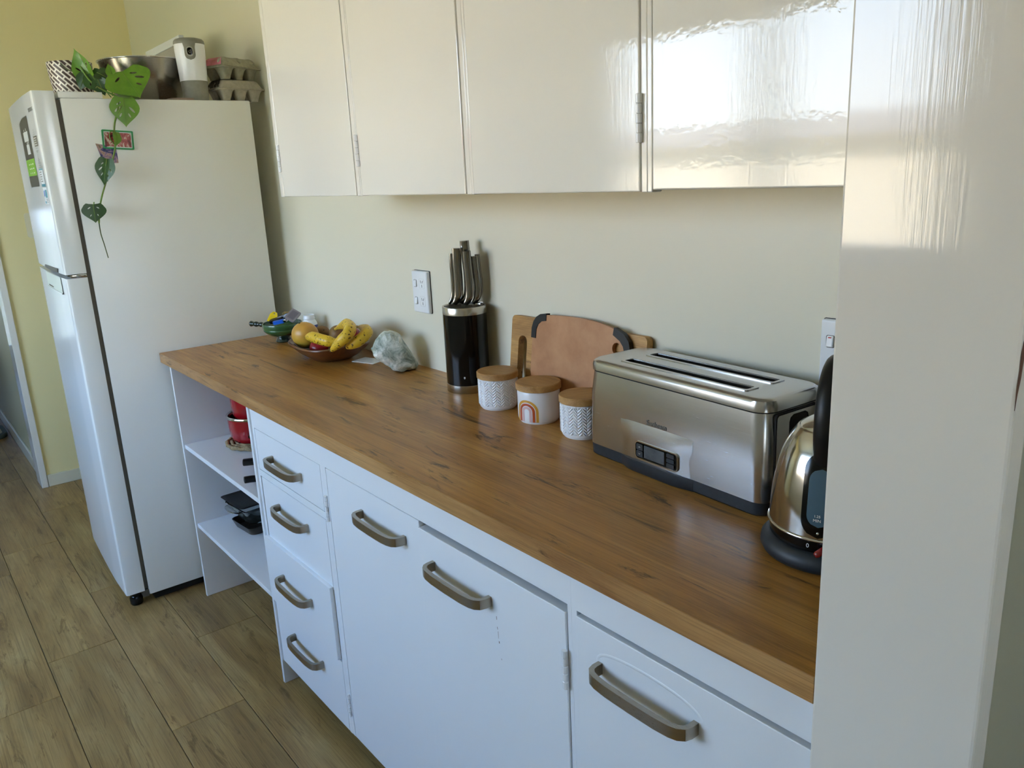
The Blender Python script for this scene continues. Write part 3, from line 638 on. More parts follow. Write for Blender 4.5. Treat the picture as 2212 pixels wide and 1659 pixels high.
# ------------------------------------------------------------------ trailing pot plant
X['leaf'] = M('vine_leaf_green', '#4d7a1c', 0.36, var=('#6b9426', 14, (1, 1, 1))); X['leafdark'] = M('vine_leaf_dark', '#23401a', 0.36, var=('#305420', 14, (1, 1, 1)))
X['stem'] = M('vine_stem_green', '#5d8a2a', 0.45, var=('#6f7a30', 20, (1, 1, 1))); X['stemdark'] = M('vine_stem_dark', '#38441f', 0.5, var=('#4c5a26', 20, (1, 1, 1)))
m_, nt_, nd_, lk_, b_ = base_mat('brown_fret_pattern')
tc_ = nd_.new('ShaderNodeUVMap'); mp_ = nd_.new('ShaderNodeMapping'); mp_.inputs['Rotation'].default_value = (0, 0, math.radians(45)); lk_.new(tc_.outputs[0], mp_.inputs[0])
bk_ = nd_.new('ShaderNodeTexBrick'); lk_.new(mp_.outputs[0], bk_.inputs[0])
bk_.inputs['Scale'].default_value = 34.0; bk_.inputs['Mortar Size'].default_value = 0.085; bk_.inputs['Mortar Smooth'].default_value = 0.05; bk_.inputs['Brick Width'].default_value = 1.1; bk_.inputs['Row Height'].default_value = 0.42
bk_.offset = 0.5; bk_.inputs['Color1'].default_value = srgb('#3e2b25'); bk_.inputs['Color2'].default_value = srgb('#4a342c'); bk_.inputs['Mortar'].default_value = srgb('#e3ddd2')
lk_.new(bk_.outputs[0], b_.inputs['Base Color']); b_.inputs['Roughness'].default_value = 0.4; X['fret'] = m_
t = thing('potted_vine', 'trailing swiss cheese vine in brown and white patterned pot on fridge', 'plant', (-0.25, -0.560, FT))
n = 48; pr = [(0.052, 0.0), (0.0555, 0.004), (0.060, 0.040), (0.0645, 0.080), (0.0675, 0.115), (0.0685, 0.130), (0.0675, 0.1315), (0.0655, 0.130), (0.063, 0.112)]
pot = G().lathe(pr, n, cap=False).add([(0.052 * math.cos(2 * PI * k / n), 0.052 * math.sin(2 * PI * k / n), 0.0) for k in range(n)], [tuple(range(n - 1, -1, -1))]).build('pot', X['fret'], t, 50)
uvl = pot.data.uv_layers.new(name='UVMap')
for poly in pot.data.polygons:
    us = []
    for li in poly.loop_indices:
        co = pot.data.vertices[pot.data.loops[li].vertex_index].co; us.append(math.atan2(co.y, co.x) / (2 * PI))
    for li, u in zip(poly.loop_indices, us):
        if max(us) - min(us) > 0.5 and u < 0: u += 1
        co = pot.data.vertices[pot.data.loops[li].vertex_index].co; uvl.data[li].uv = (u * 2 * PI * 0.064, co.z)
G().lathe([(0.0, 0.118), (0.0635, 0.117)], 32, cap=False).build('soil', M('potting_soil', '#2b2119', 0.95, bmp=(150, (1, 1, 1), 0.8, 0.003)), t, 60)
T0 = Vector((-0.25, -0.560, FT))
def leaf(parent, base, tip, width, normal, mat, curl=0.15, fold=0.25, holes=True, seed=0, petiole=None):
    """heart-shaped blade with window holes; base, tip in room coordinates"""
    rnd = random.Random(seed); base = Vector(base); tip = Vector(tip); ax = tip - base; L = ax.length; ax.normalize()
    nr = Vector(normal); nr = (nr - ax * nr.dot(ax)).normalized(); sd = ax.cross(nr)
    out = []; N = 30
    for k in range(N):
        u = k / N * 2 * PI; c = math.cos(u)
        x = 0.5 - 0.5 * c; w = (math.sin(PI * x ** 0.64) ** (0.62 + 0.75 * x)) * 0.5 if 0 < x < 1 else 0.0
        if x < 0.12: x = x - 0.10 * math.sin(PI * x / 0.12) * 1.0
        out.append((x, w if u < PI else -w))
    hs = []
    if holes:
        for side in (1, -1):
            for (hx, hy, hl, hw, rot) in ((0.20, 0.18, 0.085, 0.030, 0.9), (0.40, 0.24, 0.13, 0.036, 0.75), (0.59, 0.145, 0.082, 0.026, 0.5)):
                if rnd.random() < 0.2: continue
                q = rnd.uniform(0.8, 1.05)
                hs.append([(hx + q * (hl * math.cos(a) * math.cos(rot) - hw * math.sin(a) * math.sin(rot)), side * (hy + q * (hl * math.cos(a) * math.sin(rot) + hw * math.sin(a) * math.cos(rot)))) for a in [2 * PI * i / 10 for i in range(10)]])
    g = G().prism([p for p in out], hs, -0.0035, 0.0035)
    def place(p):
        x, y, z = p
        yw = y * width / 1.0 * 1.0; bend = curl * L * (x - 0.0) ** 2; fo = fold * abs(yw)
        return tuple(base + ax * (x * L) + sd * yw + nr * (-bend + fo + z * 0.08) - Vector(parent_loc(parent)))
    g.v = [place(p) for p in g.v]
    o = g.build('leaf', mat, parent, 60)
    mid = [place((x, 0, 0.03)) for x in (0.0, 0.25, 0.5, 0.75, 0.97)]
    G().tube(mid, [0.0011, 0.0010, 0.0008, 0.0006, 0.0003], 5).build('midrib', X['stem'], o, 60)
    if petiole is not None:
        pp = [Vector(p) - Vector(parent_loc(parent)) for p in petiole]; G().tube(spline(pp, 6), 0.0016, 6).build('petiole', X['stem'], o, 60)
    return o
def parent_loc(p): return p.location
def vine(pts, r, mat=X['stem'], name='stem'):
    G().tube([p - T0 for p in spline(pts, 6)], r, 7).build(name, mat, t, 60)
edge = (-0.0140,-0.4835,1.7250)
vine([(-0.235, -0.545, 1.85), (-0.20, -0.545, 1.862), (-0.16, -0.55, 1.845), (-0.12, -0.535, 1.79), (-0.07, -0.51, 1.755), (-0.02, -0.492, 1.735), (-0.0080,-0.4859,1.7188), (-0.0060,-0.4943,1.6866), (0.0040,-0.5108,1.6495), (0.0100,-0.5191,1.6156), (0.0120,-0.5218,1.5846), (0.0100,-0.5307,1.5525), (0.0020,-0.5530,1.4967), (0.0000,-0.5649,1.4715)], 0.0028)
vine([(0.0000,-0.5649,1.4715), (0.0040,-0.5853,1.4266), (0.0060,-0.5995,1.3844), (0.0040,-0.6068,1.3458)], 0.0025, X['stem'])
vine([(0.0040,-0.6068,1.3458), (0.0000,-0.6061,1.3121), (-0.0060,-0.6000,1.2746), (-0.0120,-0.5943,1.2336)], [0.0018 - 0.0005 * k / 18 for k in range(19)], X['stemdark'], 'tip_stem')
vine([(-0.2000,-0.5972,1.8566), (-0.1900,-0.5943,1.8442), (-0.1700,-0.5786,1.8242), (-0.1500,-0.5393,1.8148)], 0.0020, X['stemdark'], 'side_stem')
cd_ = (0.93, -0.35, 0.12)
leaf(t, (-0.1400,-0.5255,1.7944), (-0.1600,-0.5597,1.8905), 0.070, (0.5, -0.75, 0.3), X['leaf'], 0.05, 0.55, True, 1, [(-0.0500,-0.4960,1.7324), (-0.0900,-0.5067,1.7642), (-0.1400,-0.5255,1.7944)])
leaf(t, (-0.0200,-0.4593,1.8065), (0.0300,-0.4288,1.7286), 0.150, (0.80, -0.30, 0.55), X['leaf'], 0.12, 0.10, True, 2, [(-0.0300,-0.4961,1.7346), (-0.0300,-0.4927,1.7721), (-0.0250,-0.4826,1.7994), (-0.0200,-0.4593,1.8065)])
leaf(t, (-0.0300,-0.4868,1.7916), (-0.0500,-0.4902,1.8351), 0.030, (0.8, -0.4, 0.4), X['leaf'], 0.05, 0.2, False, 3, [(-0.0300,-0.4947,1.7347), (-0.0300,-0.4952,1.7652), (-0.0300,-0.4868,1.7916)])
leaf(t, (-0.0200,-0.4800,1.7381), (0.0100,-0.4278,1.7292), 0.060, (0.3, -0.30, 0.9), X['leaf'], 0.15, 0.15, False, 4)
leaf(t, (0.0040,-0.4725,1.7262), (0.0120,-0.4806,1.6362), 0.088, (0.95, -0.2, 0.2), X['leaf'], 0.05, 0.06, True, 5, [(0.0000,-0.5067,1.6609), (0.0040,-0.4927,1.6857), (0.0060,-0.4823,1.7023)])
leaf(t, (0.0120,-0.5182,1.6238), (0.0200,-0.5343,1.5774), 0.040, (0.6, 0.6, 0.3), X['leaf'], -0.3, 0.6, False, 6, [(0.0120,-0.5221,1.5832), (0.0180,-0.5354,1.6013), (0.0180,-0.5320,1.6222), (0.0120,-0.5182,1.6238)])
leaf(t, (0.0100,-0.5528,1.5418), (0.0120,-0.5761,1.4604), 0.060, (0.85, -0.4, 0.2), X['leafdark'], 0.06, 0.30, True, 7, [(0.0000,-0.5606,1.4727), (0.0060,-0.5475,1.5106), (0.0100,-0.5528,1.5418)])
leaf(t, (0.0120,-0.6161,1.4055), (0.0160,-0.6186,1.3469), 0.072, (0.95, -0.2, 0.15), X['leafdark'], 0.04, 0.06, True, 9, [(0.0040,-0.6066,1.3472), (0.0100,-0.6100,1.3750), (0.0120,-0.6132,1.4068), (0.0120,-0.6112,1.4109)])
leaf(t, (-0.1300,-0.5272,1.8129), (-0.0900,-0.5049,1.7501), 0.075, (0.7, -0.6, 0.4), X['leafdark'], 0.1, 0.2, True, 11)
leaf(t, (-0.1000,-0.5148,1.8098), (-0.0800,-0.4909,1.7985), 0.060, (0.5, -0.4, 0.8), X['leafdark'], 0.3, 0.2, False, 12)
leaf(t, (-0.0900,-0.5163,1.7891), (-0.0800,-0.5061,1.7393), 0.055, (0.8, -0.5, 0.2), X['leafdark'], 0.05, 0.2, True, 13)
leaf(t, (-0.1400,-0.5405,1.8108), (-0.1500,-0.5634,1.7606), 0.045, (0.8, -0.5, 0.2), X['leafdark'], 0.05, 0.2, False, 14)

# ------------------------------------------------------------------ light switch
t = thing('light_switch', 'rounded cream light switch on left wall beside the fridge door', 'light switch', (XW + 0.0005, -0.550, 1.301))
mm = Matrix(((0, 0, 1, 0), (1, 0, 0, 0), (0, 1, 0, 0), (0, 0, 0, 1)))
G().prism(rrect(0.074, 0.116, 0.012), (), 0, 0.007, mm).build('plate', M('cream_plastic', '#e5dfc6', 0.35), t, 30)
G().prism(rrect(0.012, 0.022, 0.003), (), 0.007, 0.012, mm).build('rocker', X['white'], t, 30)
# tray on the hall floor
t = thing('floor_tray', 'low rounded grey-green tray with pale top on floor beyond doorway', 'tray', (-2.93, -0.845, 0.0))
G().loft([[(p[0], p[1], z) for p in rrect(0.30 + d, 0.20 + d, 0.07 + d / 2, 6)] for (z, d) in ((0.0, -0.01), (0.006, 0.0), (0.022, 0.0), (0.028, -0.008))]).build('base', M('grey_green_rubber', '#4b5347', 0.6), t, 40)
G().loft([[(p[0], p[1], z) for p in rrect(0.25 + d, 0.15 + d, 0.05, 6)] for (z, d) in ((0.028, 0.0), (0.031, -0.004))]).build('top_pad', M('pale_pad', '#a8a283', 0.6), t, 40)


# ------------------------------------------------------------------ things on the open shelves
X['red'] = M('red_pot_enamel', '#98101a', 0.22, coat=0.4); X['redin'] = M('dark_pot_lining', '#1a1718', 0.5)
def saucepan(label, loc, R, H, ha, rim=True, group='red saucepans stacked on the upper shelf'):
    t = thing('saucepan', label, 'saucepan', loc, 0, group)
    G().lathe([(0, 0), (R * 0.80, 0), (R * 0.88, 0.004), (R * 0.95, 0.018), (R * 0.985, 0.05), (R, H), (R - 0.003, H), (R - 0.006, H - 0.004), (R * 0.95, 0.03), (R * 0.8, 0.006), (0, 0.005)], 56).build('body', X['red'], t, 45)
    G().lathe([(R - 0.0075, H - 0.006), (R * 0.952, 0.05), (R * 0.86, 0.012), (0, 0.0105)], 48, cap=False).build('lining', X['redin'], t, 50)
    if rim: G().lathe([(R - 0.0015, H - 0.007), (R + 0.0035, H - 0.005), (R + 0.0040, H + 0.001), (R + 0.001, H + 0.004), (R - 0.004, H + 0.002), (R - 0.005, H - 0.004), (R - 0.0015, H - 0.007)], 56, cap=False).build('steel_rim', X['chrome'], t, 60)
    c, s = math.cos(ha), math.sin(ha)
    pts = [(R * 0.985, 0.045), (R + 0.012, 0.052), (R + 0.035, 0.058), (R + 0.080, 0.064), (R + 0.125, 0.068)]
    G().tube([(p[0] * c, p[0] * s, p[1]) for p in pts], [(0.012, 0.016), (0.014, 0.017), (0.0115, 0.013), (0.012, 0.014), (0.008, 0.011)], 12).build('handle', X['blackgloss'], t, 60)
    return t
TZ = 0.583; TR = thing('trivet', 'round woven seagrass trivet on the upper shelf under red saucepans', 'trivet', (0.243, -0.278, TZ + 0.0014))
X['grassmat'] = M('woven_seagrass', '#b09a74', 0.85, var=('#7d6a4c', 90, (1, 1, 1)))
for k in range(6):
    r = 0.100 - k * 0.0155; n = max(24, int(r * 520)); pts = []
    for i in range(n + 1):
        a = 2 * PI * i / n; pts.append(((r + 0.0022 * math.sin(i * 2.2)) * math.cos(a), (r + 0.0022 * math.sin(i * 2.2)) * math.sin(a), 0.0085 + 0.0016 * math.cos(i * 2.2)))
    G().tube(pts, [0.0068 + 0.0009 * math.sin(i * 1.1) for i in range(n + 1)], 7, cap=False).build('plait', X['grassmat'], TR, 70)
saucepan('red saucepan with steel rim and black handle standing on woven trivet', (0.243, -0.278, TZ + 0.0188), 0.090, 0.088, -0.42)
saucepan('smaller red saucepan stacked inside the rimmed red saucepan', (0.248, -0.275, TZ + 0.095), 0.078, 0.095, -0.30, False)
def frypan(label, c, R, tip, zh, sect):
    t = thing('frying_pan', label, 'frying pan', (c[0], c[1], TZ + 0.0003), 0, 'frying pans whose handles poke out on the upper shelf')
    G().lathe([(0, 0), (R * 0.78, 0), (R * 0.83, 0.002), (R, 0.038), (R - 0.003, 0.0385), (R * 0.81, 0.005), (0, 0.004)], 48).build('pan', X['redin'], t, 45)
    d = Vector((tip[0] - c[0], tip[1] - c[1], 0)); L = d.length; d.normalize()
    pts = [d * (R - 0.004) + Vector((0, 0, 0.03)), d * (R + 0.02) + Vector((0, 0, 0.036)), d * (R + (L - R) * 0.5) + Vector((0, 0, zh)), d * (L - 0.02) + Vector((0, 0, zh)), d * (L - 0.003) + Vector((0, 0, zh)), d * L + Vector((0, 0, zh))]
    G().tube(spline(pts, 4), [sect if k < 17 else (sect[0] * max(0.25, (20 - k) / 3.4), sect[1] * max(0.25, (20 - k) / 3.4)) for k in range(21)], 14).build('handle', X['black'], t, 60)
    return t
frypan('black frying pan with rounded handle end on the upper shelf', (0.640, -0.105), 0.090, (0.478, -0.418), 0.024, (0.011, 0.016))
frypan('black frying pan with pointed handle end at the upper shelf edge', (0.665, -0.330), 0.068, (0.620, -0.469), 0.020, (0.010, 0.014))
# lower shelf: baking tin, glass casserole, dark tray, stacked
LZ = 0.2867; X['tinmat'] = M('dark_baking_tin', '#3a342b', 0.35, 0.6); X['bakeblack'] = M('black_baking_tray', '#0d0b0a', 0.5)
def dish(g, w0, l0, w1, l1, h, th, r=0.02):
    R = [[(p[0], p[1], z) for p in rrect(w, l, r, 5)] for (z, w, l) in ((0, w0, l0), (0.003, w0 + 0.006, l0 + 0.006), (h, w1, l1), (h, w1 - 2 * th, l1 - 2 * th), (0.003 + th, w0 - th, l0 - th))]
    return g.loft(R)
t = thing('baking_tin', 'dark metal baking tin at the bottom of lower shelf stack', 'baking tin', (0.247, -0.235, LZ), 0.10)
dish(G(), 0.125, 0.280, 0.150, 0.305, 0.030, 0.002).build('tin', X['tinmat'], t, 40)
t = thing('casserole_dish', 'clear glass casserole dish with side handle on lower shelf', 'dish', (0.240, -0.235, LZ + 0.0308), 0.10)
GL = M('clear_smoky_glass', '#dfe6e2', 0.03, trans=1.0, ior=1.47); cd = dish(G(), 0.115, 0.255, 0.172, 0.318, 0.060, 0.0045, 0.03).build('bowl', GL, t, 40)
for sgn in (-1, 1):
    out = [(-0.050, 0), (-0.044, 0.016), (-0.030, 0.024), (0, 0.027), (0.030, 0.024), (0.044, 0.016), (0.050, 0)]
    G().prism([(p[0], sgn * (0.158 + p[1])) for p in (out if sgn < 0 else out)], [], 0.054, 0.059).build('grip', GL, t, 40, recalc=True)
G().prism([(0.1, 0)] and [(-0.082 - 0.036 * math.sin(PI * k / 10) ** 0.6, -0.155 + 0.10 * k / 10) for k in range(11)], [], 0.054, 0.059).build('side_grip', GL, t, 40, recalc=True)
t = thing('baking_tray', 'black baking tray lying on top of the glass casserole dish', 'baking tray', (0.212, -0.254, LZ + 0.0912), 0.05)
dish(G(), 0.150, 0.27, 0.166, 0.292, 0.008, 0.0015, 0.015).build('tray', X['bakeblack'], t, 40)

# ------------------------------------------------------------------ back of the bench: green dish of keys, bottle
BZ = 0.9002
X['greenglaze'] = M('green_glaze', '#3f6b3f', 0.15, var=('#2c4f31', 12, (1, 1, 4)), coat=0.4); X['darkglaze'] = M('dark_green_glaze', '#10211a', 0.12, coat=0.4)
t = thing('handled_dish', 'green glazed footed dish with dark knobbly handle beside the fridge', 'dish', (0.169, -0.112, BZ))
G().lathe([(0, 0), (0.026, 0), (0.029, 0.003), (0.0245, 0.012), (0.022, 0.018), (0.0, 0.0185)], 40).build('foot', X['darkglaze'], t, 45)
G().lathe([(0.0, 0.019), (0.024, 0.0192), (0.044, 0.026), (0.058, 0.036), (0.0655, 0.0435), (0.0662, 0.047), (0.0655, 0.0485), (0.0668, 0.051), (0.0668, 0.053), (0.0682, 0.0555), (0.0690, 0.066), (0.0680, 0.068), (0.0655, 0.067), (0.0640, 0.056), (0.056, 0.045), (0.03, 0.034), (0, 0.031)], 56).build('bowl', X['greenglaze'], t, 40)
hd = Vector((-0.85, -0.52, 0)); pts = []; rr = []
for k in range(22):
    u = k / 21; pts.append(hd * (0.066 + 0.070 * u) + Vector((0, 0, 0.057 + 0.004 * u))); rr.append((0.0072 + 0.0022 * u + 0.0012 * math.cos(u * 2 * PI * 3.2)) * (1 if k < 21 else 0.75))
G().tube(pts, rr, 14).build('handle', X['darkglaze'], t, 60)
C0 = Vector((0.169, -0.112, BZ + 0.07))
def flat(name, label, cat, outline, th, mat, loc, rot, holes=(), grp='keys and tags in the green dish', extra=None):
    t = thing(name, label, cat, loc, 0, grp); t.rotation_euler = rot
    G().prism(outline, holes, -th / 2, th / 2).build('plate', mat, t, 30)
    if extra: extra(t)
    return t
X['yellow'] = M('yellow_plastic', '#e0c21a', 0.3); X['brass'] = M('brass_key', '#b5a071', 0.3, 1.0); X['bluetag'] = M('blue_plastic', '#1f5fc9', 0.3); X['cleartag'] = M('clear_grey_plastic', '#a79fa8', 0.15, trans=0.3)
tagout = [(-0.013, -0.020), (0.013, -0.020), (0.014, 0.008), (0.007, 0.020), (-0.007, 0.020), (-0.014, 0.008)]
flat('key_tag', 'yellow plastic key tag sticking out of the green dish', 'key tag', tagout, 0.004, X['yellow'], (0.133, -0.128, BZ + 0.085), (0.95, 0.35, 0.7), [circ(0, 0.013, 0.003, 10)],
     extra=lambda t: G().prism(rrect(0.018, 0.020, 0.002, 3, 0, -0.006), [rrect(0.014, 0.016, 0.002, 3, 0, -0.006)], 0.002, 0.003).build('raised_frame', X['yellow'], t, 0))
keyout = [(0.008 * math.cos(a), 0.009 * math.sin(a)) for a in [0.5 + (2 * PI - 1.0) * k / 14 for k in range(15)]] + [(0.030, -0.004), (0.033, 0.0), (0.030, 0.002), (0.026, 0.0035), (0.022, 0.002), (0.018, 0.0038), (0.013, 0.003)]
flat('key', 'brass house key lying across the top of the green dish', 'key', keyout, 0.0022, X['brass'], (0.170, -0.100, BZ + 0.0985), (0.55, -0.25, 0.65), [circ(-0.003, 0, 0.0026, 10)])
flat('key', 'dark car key leaning inside the green dish', 'key', rrect(0.020, 0.052, 0.006), 0.010, X['black'], (0.156, -0.126, BZ + 0.0775), (0.30, 0.35, -0.75))
flat('key', 'second dark key under the brass key in green dish', 'key', rrect(0.018, 0.055, 0.006), 0.009, X['blackgloss'], (0.170, -0.103, BZ + 0.0865), (0.35, -0.2, -0.95))
flat('lighter', 'blue plastic lighter lying in the green dish', 'lighter', rrect(0.014, 0.048, 0.006), 0.012, X['bluetag'], (0.182, -0.128, BZ + 0.0735), (0.20, 0.2, -1.0), extra=lambda t: G().box(-0.006, 0.006, 0.0235, 0.034, -0.005, 0.005, 0.001).build('metal_head', X['chrome'], t, 30))
flat('key_tag', 'clear grey photo key tag resting over the green dish rim', 'key tag', rrect(0.036, 0.052, 0.004), 0.006, X['cleartag'], (0.207, -0.085, BZ + 0.0925), (0.55, 0.55, 0.75), extra=lambda t: G().prism(rrect(0.024, 0.038, 0.002), (), 0.003, 0.0036).build('insert', M('grey_insert', '#6d6672', 0.5), t, 0))
t = thing('pill_bottle', 'open white plastic pill bottle with blue label behind the fruit', 'bottle', (0.252, -0.046, BZ))
G().lathe([(0, 0), (0.0245, 0), (0.0262, 0.002), (0.0262, 0.060), (0.0255, 0.066), (0.0215, 0.074), (0.0190, 0.0775), (0.0190, 0.0800), (0.0200, 0.0815), (0.0200, 0.084), (0.0190, 0.0855), (0.0190, 0.0935), (0.0178, 0.0945), (0.0165, 0.0935), (0.0165, 0.077), (0.022, 0.068), (0.024, 0.06), (0.024, 0.004), (0, 0.003)], 40).build('bottle', X['white'], t, 40)
G().lathe([(0.02655, 0.012), (0.02665, 0.0125), (0.02665, 0.0595), (0.02655, 0.060)], 40, cap=False).build('label_wrap', M('navy_bottle_label', '#1d2f86', 0.35, var=('#e9edf5', 40, (1, 1, 3), 0.56, 0.60)), t, 40)

# ------------------------------------------------------------------ fruit bowl and fruit
X['bowlwood'] = wood('dark_bowl_wood', ('#4c2b19', '#6a4026', '#80532f'), 'x', 2.2, 0.35)
FBX, FBY = 0.548, -0.122
t = thing('fruit_bowl', 'carved dark wooden bowl with soft square rim holding fruit', 'bowl', (FBX, FBY, BZ), -0.06)
def sq(w, l, z, e=3.4, n=56, wav=0.0):
    out = []
    for k in range(n):
        a = 2 * PI * k / n; c, s = math.cos(a), math.sin(a)
        q = (abs(c) ** e + abs(s) ** e) ** (-1 / e); out.append((w * c * q, l * s * q, z + wav * math.cos(2 * a)))
    return out
G().loft([sq(0.060, 0.045, 0.0), sq(0.072, 0.054, 0.002), sq(0.105, 0.077, 0.018), sq(0.130, 0.096, 0.037), sq(0.142, 0.106, 0.050, wav=0.003), sq(0.141, 0.105, 0.0535, wav=0.003), sq(0.135, 0.099, 0.0535, wav=0.003), sq(0.122, 0.089, 0.039), sq(0.097, 0.070, 0.022), sq(0.06, 0.045, 0.011), sq(0.02, 0.015, 0.009)]).build('bowl', X['bowlwood'], t, 50)
def blend_z(name, c0, c1, c2, lo, hi, rough=0.4, speck=None):
    m, nt, nodes, links, b = base_mat(name)
    tc = nodes.new('ShaderNodeTexCoord'); sp = nodes.new('ShaderNodeSeparateXYZ'); links.new(tc.outputs['Object'], sp.inputs[0])
    nz = noise_node(nt, 30, (1, 1, 1), 3, 0.6); mr = nodes.new('ShaderNodeMapRange'); mr.inputs['From Min'].default_value = lo; mr.inputs['From Max'].default_value = hi
    links.new(sp.outputs['Z'], mr.inputs[0]); ad = nodes.new('ShaderNodeMath'); ad.operation = 'MULTIPLY_ADD'; ad.inputs[1].default_value = 0.5; links.new(nz.outputs[0], ad.inputs[0]); links.new(mr.outputs[0], ad.inputs[2])
    r = ramp(nt, ad.outputs[0], [(0.30, srgb(c0)), (0.62, srgb(c1)), (1.0, srgb(c2))]); col = r.outputs[0]
    if speck:
        vz = noise_node(nt, speck[1], (1, 1, 1), 2, 0.6); rr = ramp(nt, vz.outputs[0], [(speck[2], (1, 1, 1, 1)), (speck[2] + 0.03, srgb(speck[0]))]); col = mixc(nt, 0.9, col, rr.outputs[0], 'MULTIPLY')
    links.new(col, b.inputs['Base Color']); b.inputs['Roughness'].default_value = rough; return m
t = thing('mango', 'large yellow and orange mango at the front of the fruit bowl', 'mango', (0.470, -0.163, BZ + 0.068)); t.rotation_euler = (0.3, -0.15, 0.6)
G().ball((0, 0, 0), (0.044, 0.039, 0.043), 32, 20, None, lambda d: 1 + 0.05 * d.x + 0.03 * d.z).build('flesh', blend_z('mango_skin', '#8f8c30', '#c79f3a', '#c9953f', -0.050, 0.065, 0.35), t, 80)
G().lathe([(0.0, 0.0405), (0.003, 0.0425), (0.0025, 0.0465), (0, 0.047)], 10).build('stem_end', X['stemdark'], t, 60)
X['kiwi'] = M('brown_fruit_skin', '#7a5a30', 0.55, var=('#8f6d3d', 25, (1, 1, 1))); X['applered'] = M('red_apple_skin', '#8e1420', 0.25, var=('#a82a2c', 18, (1, 1, 4)))
def fruit(name, label, cat, loc, r, mat, fn=None, rot=(0, 0, 0), grp=None):
    t = thing(name, label, cat, loc, 0, grp); t.rotation_euler = rot
    G().ball((0, 0, 0), r, 28, 18, None, fn).build('flesh', mat, t, 80)
    G().tube([(0, 0, r[2] * 0.80), (0.001, 0, r[2] * 0.97), (0.003, 0.001, r[2] * 1.16)], 0.0013, 6).build('stalk', X['stemdark'], t, 60); return t
dim = lambda d: 1 - 0.16 * math.exp(-((1 - d.z) / 0.10) ** 1) - 0.08 * math.exp(-((1 + d.z) / 0.08))
fruit('kiwifruit', 'brown fruit at the fridge end of the bowl beside mango', 'fruit', (0.447, -0.096, BZ + 0.060), (0.026, 0.029, 0.028), X['kiwi'], None, (0.4, 0.9, 0.4), 'brown fruit in the bowl')
fruit('kiwifruit', 'brown fruit at the back of the bowl behind mango', 'fruit', (0.514, -0.070, BZ + 0.063), (0.029, 0.029, 0.029), X['kiwi'], None, (0.2, 0.4, 0.0), 'brown fruit in the bowl')
fruit('apple', 'dark red apple at the back of bowl behind the bananas', 'apple', (0.586, -0.062, BZ + 0.064), (0.034, 0.034, 0.031), X['applered'], dim, (0.2, -0.15, 0), 'red apples in the bowl')
fruit('apple', 'dark red apple low at the front under the bananas', 'apple', (0.555, -0.158, BZ + 0.040), (0.029, 0.029, 0.026), X['applered'], dim, (0.3, 0.4, 0), 'red apples in the bowl')
X['banana'] = blend_z('banana_skin', '#c9a21c', '#dcb52a', '#dfb838', -0.1, 0.1, 0.42, ('#4a2c12', 110.0, 0.615)); X['bantip'] = M('banana_tip_brown', '#3b2a17', 0.7)
def banana(label, pts, R):
    P = [Vector(p) for p in pts]; o = P[0]; t = thing('banana', label, 'banana', tuple(o), 0, 'bananas in the wooden bowl')
    S = spline([p - o for p in P], 7); n = len(S); rad = []
    for k in range(n):
        u = k / (n - 1); q = 0.26 + 0.74 * (u / 0.26) ** 0.75 if u < 0.26 else (1 if u < 0.68 else max(0.24, 1 - (u - 0.68) * 2.9)); rad.append(R * q)
    sec = [(math.cos(2 * PI * k / 15) * (1 + (0.06 if k % 3 == 0 else 0)), math.sin(2 * PI * k / 15) * (1 + (0.06 if k % 3 == 0 else 0))) for k in range(15)]
    G().tube(S, rad, 15, sect=sec).build('skin', X['banana'], t, 60)
    d = (S[0] - S[1]).normalized(); G().tube([S[0] - d * 0.001, S[0] + d * 0.003, S[0] + d * 0.0055], [R * 0.31, R * 0.27, R * 0.16], 9).build('blossom_end', X['bantip'], t, 60)
    d = (S[-1] - S[-2]).normalized(); G().tube([S[-1] - d * 0.002, S[-1] + d * 0.012, S[-1] + d * 0.016], [R * 0.25, R * 0.22, R * 0.24], 9).build('stem_end', X['bantip'], t, 60)
banana('spotted banana lying across the bowl in front of the mango', [(0.5541,-0.1950,0.9794), (0.5972,-0.1930,0.9847), (0.6487,-0.1860,0.9818), (0.6799,-0.1700,0.9776), (0.7075,-0.1500,0.9822)], 0.0165)
banana('arched ripe banana on top of the others in bowl', [(0.7311,-0.2000,0.9633), (0.7573,-0.1900,0.9846), (0.7792,-0.1720,1.0077), (0.7658,-0.1500,1.0230), (0.6978,-0.1250,1.0248), (0.6021,-0.1000,1.0038), (0.5297,-0.0850,0.9838)], 0.0175)
banana('ripe banana at the rock side of the bowl', [(0.7577,-0.1650,0.9707), (0.7799,-0.1500,0.9809), (0.7868,-0.1250,0.9955), (0.7712,-0.1000,1.0074), (0.6900,-0.0700,1.0053), (0.6184,-0.0500,0.9964)], 0.0165)
# paper under the bowl
tag(G().box(-0.045, 0.045, -0.03, 0.03, 0, 0.0012).build('paper_slip', M('white_paper', '#e4e4e0', 0.7), None, 0, (0.690, -0.060, BZ + 0.0001), (0, 0, 0.3)), 'folded white paper slip between fruit bowl and rock', 'paper')

